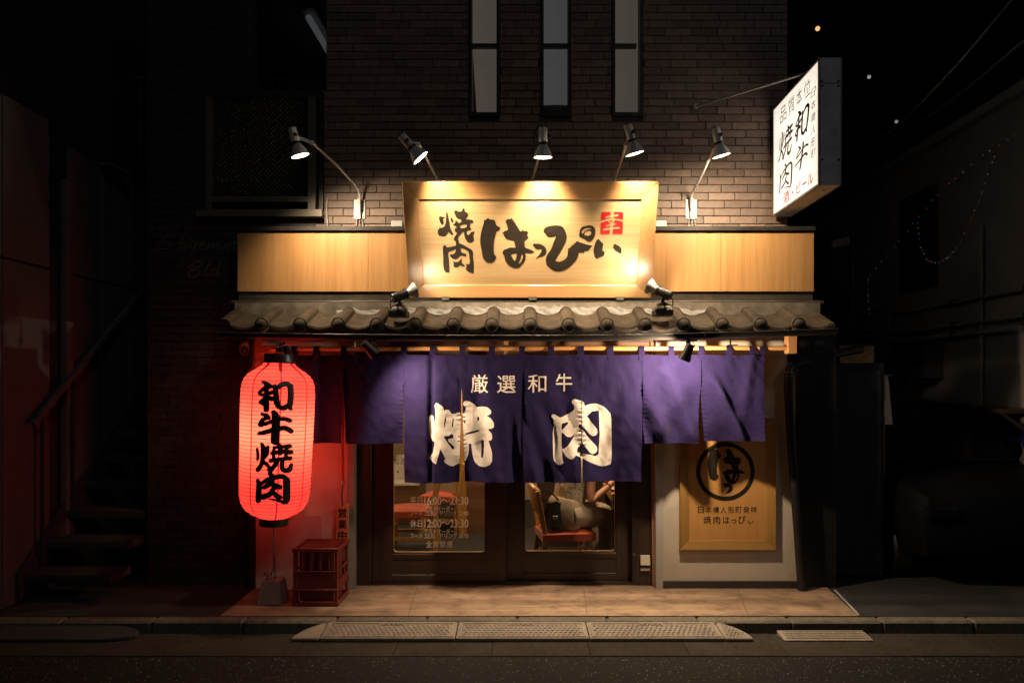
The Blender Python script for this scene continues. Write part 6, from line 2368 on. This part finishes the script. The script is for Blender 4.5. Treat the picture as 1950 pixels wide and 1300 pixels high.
# handwritten script, traced
SC = lambda u, v: (280 + u * .09744, 430 + v * .09743)
S1 = [[(500,190),(400,150),(280,185),(235,235),(300,290),(400,330),(390,400),(280,430),(150,415)], [(650,185),(580,290),(520,430)], [(540,370),(600,310),(610,360),(570,440),(640,410)],
      [(700,300),(660,430),(720,400)], [(800,215),(805,222)], [(920,300),(820,290),(770,370),(800,420),(880,370),(920,300),(870,450),(800,545)], [(970,380),(1060,330),(1050,290),(990,330),(970,400),(1040,440),(1120,400)],
      [(1160,300),(1135,430),(1240,310),(1225,430),(1340,310),(1330,430),(1400,410)], 
      [(1590,310),(1500,350),(1490,420),(1550,425),(1590,360),(1590,310)], [(1740,230),(1680,340),(1650,430),(1720,430)], [(1640,300),(1780,290)], [(1900,320),(1830,350),(1820,430),(1880,430),(1920,360),(1900,320)]]
S2 = [[(730,800),(850,710),(960,670),(1030,690),(1000,760),(880,810),(780,850),(960,850),(960,930),(860,985),(770,960),(780,870),(850,740)], [(1180,690),(1090,850),(1070,940),(1150,930)],
      [(1350,830),(1260,830),(1200,890),(1230,940),(1320,890),(1400,670),(1330,880),(1320,930),(1390,920)], [(1470,890),(1500,890)]]
for grp in (S1, S2):
    for q in grp:
        pos = stroke([SC(*p) for p in q], 3.0 if len(q) > 2 else 4.5, 6)
        a = shape2d(pos)
        lettering('letter_stroke', a, lambda u, v: PX(u, v, 5.55) * 1.0 + V((0, YW - .004 - (5.55 - CAMD), 0)), M['letter_grey'], bl_)

# faded mask-like ornament at the left end under the eave
orn = thing('wall_ornament', 'small dark round ornament under the left end of the eave', 'ornament', PX(466, 662, 5.45))
mb = MB(); mb.sphere(PX(466, 662, 5.5), .048, 14, 10, (1, .5, 1.2)); obj('body', mb, M['conc_block'], orn, smooth=60)
mb = MB(); mb.torus(PX(466, 668, 5.47), (0, -1, 0), .022, .007, 12, 6); obj('ring', mb, M['black'], orn, smooth=60)
cb_ = thing('twisted_rope', 'pale twisted rope hanging beside the left wall batten', 'rope', PX(482, 645, 5.40))
mb = MB(); mb.tube([PX(482.5 + .6 * math.sin(i * 1.7), 645 + i * 3, 5.42) for i in range(18)], .0045, 6); obj('strand', mb, M['mortar_white'], cb_, smooth=60)

# ------------------------------------------------------------------ right neighbours across the alley
rbd = thing('alley_building', 'dim plastered building along the alley at the right edge', 'building', (4.5, 1.5, 0))
XRW = 4.50
WINS = [(2.35, 3.15, 2.62, 3.75), (5.1, 6.7, 2.55, 3.85)]
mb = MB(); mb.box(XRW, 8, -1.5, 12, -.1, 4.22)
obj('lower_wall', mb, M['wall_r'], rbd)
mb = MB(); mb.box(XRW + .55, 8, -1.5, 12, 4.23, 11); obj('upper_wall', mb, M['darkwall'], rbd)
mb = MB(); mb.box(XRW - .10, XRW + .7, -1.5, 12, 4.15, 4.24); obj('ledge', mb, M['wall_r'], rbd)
for y0, y1, z0, z1 in WINS:
    mb = MB(); mb.box(XRW - .02, XRW + .001, y0, y1, z0, z1); wq = obj('window', mb, M['frame_dark'], rbd, bevel=.003)
    for q in range(2):
        ya = y0 + .03 + (y1 - y0 - .03) * q / 2
        mb = MB(); mb.box(XRW - .026, XRW - .0205, ya, ya + (y1 - y0) / 2 - .045, z0 + .04, z1 - .04); obj('pane', mb, M['glass_emb'], wq)
for z, r_ in ((2.40, .018), (2.06, .026), (2.16, .014)):
    mb = MB(); mb.tube([(XRW - .05, -1, z), (XRW - .05, 3.0, z), (XRW - .05, 3.6, z + .1), (XRW - .05, 9, z + .12)], r_, 8); obj('wall_pipe', mb, M['wall_r'], rbd, smooth=50)
    for y in (.9, 2.0, 3.2, 4.6):
        mb = MB(); mb.box(XRW - .075, XRW - .001, y - .012, y + .012, z - .035, z + .035); obj('pipe_clip', mb, M['metal_dark'], rbd)
for y, zt in ((1.55, 3.1), (3.35, 2.4), (4.3, 3.6)):
    mb = MB(); mb.tube([(XRW - .04, y, .1), (XRW - .04, y, zt)], .02, 8); obj('wall_pipe', mb, M['wall_r'], rbd, smooth=50)
mb = MB(); mb.box(XRW - .36, XRW, .72, 1.95, 1.30, 1.34); mb.bar((XRW - .34, 1.8, 1.30), (XRW, 1.8, 1.05), .03, .03); mb.bar((XRW - .34, .8, 1.30), (XRW, .8, 1.05), .03, .03); obj('small_canopy', mb, M['wood_dark'], rbd)
M['notice_blue'] = mat('notice_blue', (.010, .016, .075), .5)
for k, y0 in enumerate((.98, 1.36)):
    s_ = thing('notice', ['blue notice nearer the right edge of the photo on the alley wall', 'blue notice left of its twin on the alley wall'][k], 'notice', (XRW - .006, y0, 1.10), 'blue notices on the alley wall')
    mb = MB(); mb.box(XRW - .012, XRW - .001, y0, y0 + .30, .98, 1.20); obj('sheet', mb, M['notice_blue'], s_)
    mb = MB(); mb.box(XRW - .016, XRW - .0125, y0 + .03, y0 + .27, .985, 1.01); obj('white_band', mb, M['mortar_white'], s_)
ac = thing('meter_box', 'grey meter box with a dark dial window on the alley wall', 'meter box', (XRW - .1, 2.3, 1.7))
mb = MB(); mb.box(XRW - .20, XRW - .002, 2.25, 2.60, 1.62, 2.02); obj('case', mb, M['panelwall'], ac, bevel=.006)
mb = MB(); mb.box(XRW - .206, XRW - .201, 2.32, 2.53, 1.78, 1.95); obj('dial_window', mb, M['glass_emb'], ac)
ac = thing('vent_hood', 'small vent hood beside the meter box on the alley wall', 'vent', (XRW - .1, 2.9, 1.7))
mb = MB(); mb.hexa([(XRW - .02, 2.85, 1.66), (XRW - .22, 2.85, 1.66), (XRW - .22, 3.2, 1.66), (XRW - .02, 3.2, 1.66)], [(XRW - .02, 2.85, 2.0), (XRW - .06, 2.85, 2.0), (XRW - .06, 3.2, 2.0), (XRW - .02, 3.2, 2.0)]); obj('hood', mb, M['panelwall'], ac, bevel=.006)
mb = MB(); mb.box(XRW - .21, XRW - .06, 2.87, 3.18, 1.645, 1.659); obj('grille', mb, M['black'], ac)
eb_ = thing('alley_end_building', 'almost black building closing the far end of the alley', 'building', (3.2, 10.3, 0))
mb = MB(); mb.box(XR, XRW, 10.0, 10.6, -.1, 12); obj('wall', mb, M['darkwall'], eb_)
mb = MB(); mb.box(2.6, 3.4, 9.97, 10.0, 3.8, 5.2); obj('window', mb, M['glass_emb'], eb_)

cabt = thing('tall_cabinet', 'tall black cabinet standing at the mouth of the alley beside the shop', 'cabinet', (2.6, .3, 0))
x0, x1 = sx(1545, 5.75), sx(1684, 5.75)
mb = MB(); mb.box(x0, x1, .25, .85, .02, 1.72); obj('case', mb, M['black'], cabt, bevel=.012)
mb = MB(); mb.box(x0 + .03, x1 - .03, .236, .249, .12, 1.66); obj('door', mb, M['navy'], cabt, bevel=.006)
mb = MB(); mb.box(x0 + .05, x0 + .07, .215, .235, .8, 1.05); obj('handle', mb, M['metal_dark'], cabt)
po = thing('poster', 'strip of faded coloured posters above the black cabinet', 'poster', PX(1630, 690, 6.2))
M['poster'] = mat('poster', (.28, .17, .06), .6, var=.6, scale=14)
mb = MB(); mb.box(sx(1600, 6.2), sx(1664, 6.2), .70, .712, sz(692, 6.2), sz(659, 6.2)); obj('sheet', mb, M['poster'], po)
mb = MB(); mb.box(sx(1596, 6.2), sx(1668, 6.2), .713, .735, sz(1130, 6.2), sz(655, 6.2)); obj('backing_board', mb, M['darkwall'], po)
bn = thing('banner', 'narrow pale banner hanging right of the black cabinet', 'banner', PX(1688, 810, 6.0))
mb = MB(); mb.grid(lambda u, v: PX(1684 + 7 * u + 9 * u * v, 715 + 93 * v, 6.0 + .02 * math.sin(v * 7 + u)), 4, 12); obj('cloth', mb, M['noren_small'], bn, smooth=70, keep=True)
mb = MB(); mb.tube([PX(1683, 712, 6.0), PX(1683, 1130, 6.0)], .010, 8); mb.tube([PX(1683, 714, 6.0), PX(1700, 714, 6.0)], .006, 6); obj('pole', mb, M['alu'], bn, smooth=50)

# dark parked car at the right edge
car = thing('parked_car', 'dark car parked in the unlit alley mouth at the right edge', 'car', (3.0, -.2, -.1))
M['carglass'] = mat('carglass', (.006, .006, .007), .15, spec=.4, var=.0, rvar=0)
M['carpaint'] = mat('carpaint', (.004, .004, .005), .6, coat=.0, var=.1, spec=.06)
# body section lofted along y (nose towards the street)
secs = [(-1.05, .28, .62, .30), (-1.0, .22, .72, .62), (-.75, .20, .80, .70), (-.2, .20, .86, .72), (.1, .20, .90, .72), (1.6, .20, .92, .72), (2.1, .22, .92, .70), (2.35, .30, .85, .62)]
ccx = 3.66
mb = MB()
rings = []
for y, zlo, zhi, hw_ in secs:
    rings.append([(ccx - hw_ * .94, y, zlo), (ccx - hw_, y, zlo + (zhi - zlo) * .45), (ccx - hw_ * .95, y, zhi - .04), (ccx - hw_ * .8, y, zhi), (ccx + hw_ * .8, y, zhi), (ccx + hw_ * .95, y, zhi - .04), (ccx + hw_, y, zlo + (zhi - zlo) * .45), (ccx + hw_ * .94, y, zlo)])
n = 8
mb.add([p for r_ in rings for p in r_], [(i * n + k, i * n + (k + 1) % n, (i + 1) * n + (k + 1) % n, (i + 1) * n + k) for i in range(len(rings) - 1) for k in range(n)] + [tuple(range(n))[::-1], tuple((len(rings) - 1) * n + k for k in range(n))])
cbody = obj('body', mb, M['carpaint'], car, bevel=.02, smooth=40)
mb = MB()
mb.hexa([(ccx - .66, -.25, .86), (ccx + .66, -.25, .86), (ccx + .66, 2.1, .9), (ccx - .66, 2.1, .9)], [(ccx - .56, .30, 1.36), (ccx + .56, .30, 1.36), (ccx + .54, 1.75, 1.38), (ccx - .54, 1.75, 1.38)])
obj('cabin', mb, M['carpaint'], car, bevel=.03, smooth=40)
mb = MB(); mb.hexa([(ccx - .60, -.262, .89), (ccx + .60, -.262, .89), (ccx + .60, -.25, .89), (ccx - .60, -.25, .89)], [(ccx - .52, .25, 1.33), (ccx + .52, .25, 1.33), (ccx + .52, .27, 1.33), (ccx - .52, .27, 1.33)]); obj('windscreen', mb, M['carglass'], car)
for s_ in (-1, 1):
    mb = MB(); mb.hexa([(ccx + s_ * .668, .0, .92), (ccx + s_ * .662, .0, .92), (ccx + s_ * .662, 1.7, .94), (ccx + s_ * .668, 1.7, .94)], [(ccx + s_ * .580, .36, 1.31), (ccx + s_ * .572, .36, 1.31), (ccx + s_ * .572, 1.55, 1.32), (ccx + s_ * .580, 1.55, 1.32)]); obj('side_window', mb, M['carglass'], car)
    mb = MB(); mb.box(ccx + s_ * .5 - .13, ccx + s_ * .5 + .13, -1.065, -1.0, .52, .62); obj('headlight', mb, M['carglass'], car, bevel=.02)
    mb = MB(); mb.box(ccx + s_ * .78 - .07, ccx + s_ * .78 + .07, .02, .10, .92, 1.02); obj('wing_mirror', mb, M['carpaint'], car, bevel=.02)
    for y in (-.45, 1.65):
        mb = MB(); mb.lathe([(.15, -.06), (.27, -.08), (.29, -.06), (.29, .06), (.27, .08), (.15, .06)], (ccx + s_ * .62, y, .192), (1, 0, 0), 24); w_ = obj('wheel', mb, M['black'], car, smooth=40)
        mb = MB(); mb.lathe([(.0, .065), (.14, .06), (.16, .075), (.16, -.05), (.0, -.05)], (ccx + s_ * .62, y, .192), (s_, 0, 0), 20); obj('rim', mb, M['metal_dark'], w_, smooth=40)
for k in range(2):
    mb = MB(); mb.bar((ccx - .50 + .10 * k, -.27, .885), (ccx - .66 + .10 * k, .02, 1.10), .012, .012); obj('wiper', mb, M['alu'], car)

car.location = V((3.0, .80, -.096))

# fairy lights on the alley building
M['fairy_w'] = emission('fairy_w', (.8, .85, 1), .045)
M['fairy_b'] = emission('fairy_b', (.25, .25, 1), .06)
M['fairy_r'] = emission('fairy_r', (1, .15, .15), .07)
sl_ = thing('string_lights', 'string of tiny coloured lights looped along the alley wall', 'string lights', (XRW - .1, .5, 3.0))
fx = XRW - .09
path = [(3.75, 2.95), (3.2, 3.15), (2.6, 3.42), (2.1, 3.62), (1.5, 3.75), (1.0, 3.80)]
path2 = [(2.6, 3.42), (2.55, 3.12), (2.4, 2.92), (2.15, 2.85), (1.9, 2.92), (1.65, 3.15), (1.42, 3.46), (1.25, 3.74)]
path3 = [(3.75, 2.95), (3.76, 2.7), (3.72, 2.45)]
rl = random.Random(4)
for pth in (path, path2, path3):
    mb = MB(); mb.tube([(fx, y, z) for y, z in pth], .004, 5); obj('wire', mb, M['black'], sl_, smooth=60)
    for i in range(len(pth) - 1):
        (ya, za), (yb, zb_) = pth[i], pth[i + 1]
        for q in range(4):
            t_ = (q + rl.uniform(.2, .8)) / 4
            mb = MB(); mb.sphere((fx - .005, ya + (yb - ya) * t_, za + (zb_ - za) * t_ - .01 + rl.uniform(-.012, .012)), .008, 6, 4)
            obj('bulb', mb, rl.choice([M['fairy_w'], M['fairy_w'], M['fairy_b'], M['fairy_r']]), sl_)

# distant lamps and overhead wires in the alley
for i, (px, py, Z, r_, col, e, lab_) in enumerate(((1557, 55, 10.0, .032, (1, .5, .22), 1.1, 'orange lamp high in the dark alley above the light box'), (1655, 147, 10.0, .024, (.95, .95, 1), .30, 'pale lamp in the dark alley, upper of the two right of the light box'), (1707, 232, 9.6, .021, (.95, .95, 1), .22, 'pale lamp in the dark alley, lower of the two right of the light box'))):
    p = PX(px, py, Z)
    t = thing('alley_lamp', lab_, 'lamp', p, 'far lamps in the alley')
    mb = MB(); mb.sphere(p, r_, 10, 8); obj('globe', mb, emission('alley_glow', col, e), t, smooth=60)
    mb = MB(); mb.tube([p + V((0, 0, r_)), p + V((0, .1, r_ + .1)), p + V((0, .6, r_ + .12))], .02, 6); obj('bracket', mb, M['metal_dark'], t, smooth=60)
for i, (a, b, lab_) in enumerate((((PX(1606, 318, 6.6), PX(1960, -40, 4.9), 'upper black cable slanting up over the alley')), ((PX(1606, 300, 7.0), PX(1960, 70, 4.8), 'lower black cable slanting up over the alley')))):
    t = thing('overhead_cable', lab_, 'cable', a, 'cables over the alley')
    mb = MB(); mb.tube([a + (b - a) * (k / 12) + V((0, 0, -.12 * math.sin(math.pi * k / 12))) for k in range(13)], .012, 6); obj('wire', mb, M['black'], t, smooth=60)
sc_ = thing('security_light', 'dark floodlight fixed on the wall of the alley behind the fascia end', 'floodlight', PX(1590, 465, 6.2))
p = PX(1592, 465, 6.2)
mb = MB(); mb.hexa([p + V((-.06, -.06, -.05)), p + V((.10, -.06, -.02)), p + V((.10, .06, -.02)), p + V((-.06, .06, -.05))], [p + V((-.06, -.06, .02)), p + V((.10, -.06, .06)), p + V((.10, .06, .06)), p + V((-.06, .06, .02))]); obj('housing', mb, M['metal_dark'], sc_, bevel=.008)
mb = MB(); mb.hexa([p + V((-.066, -.05, -.045)), p + V((-.062, -.05, -.045)), p + V((-.062, .05, -.045)), p + V((-.066, .05, -.045))], [p + V((-.066, -.05, .015)), p + V((-.062, -.05, .015)), p + V((-.062, .05, .015)), p + V((-.066, .05, .015))]); obj('lens', mb, M['glass_emb'], sc_)
mb = MB(); mb.bar(p + V((.06, .0, .03)), p + V((.10, .6, .05)), .03, .03); obj('bracket', mb, M['metal_dark'], sc_)
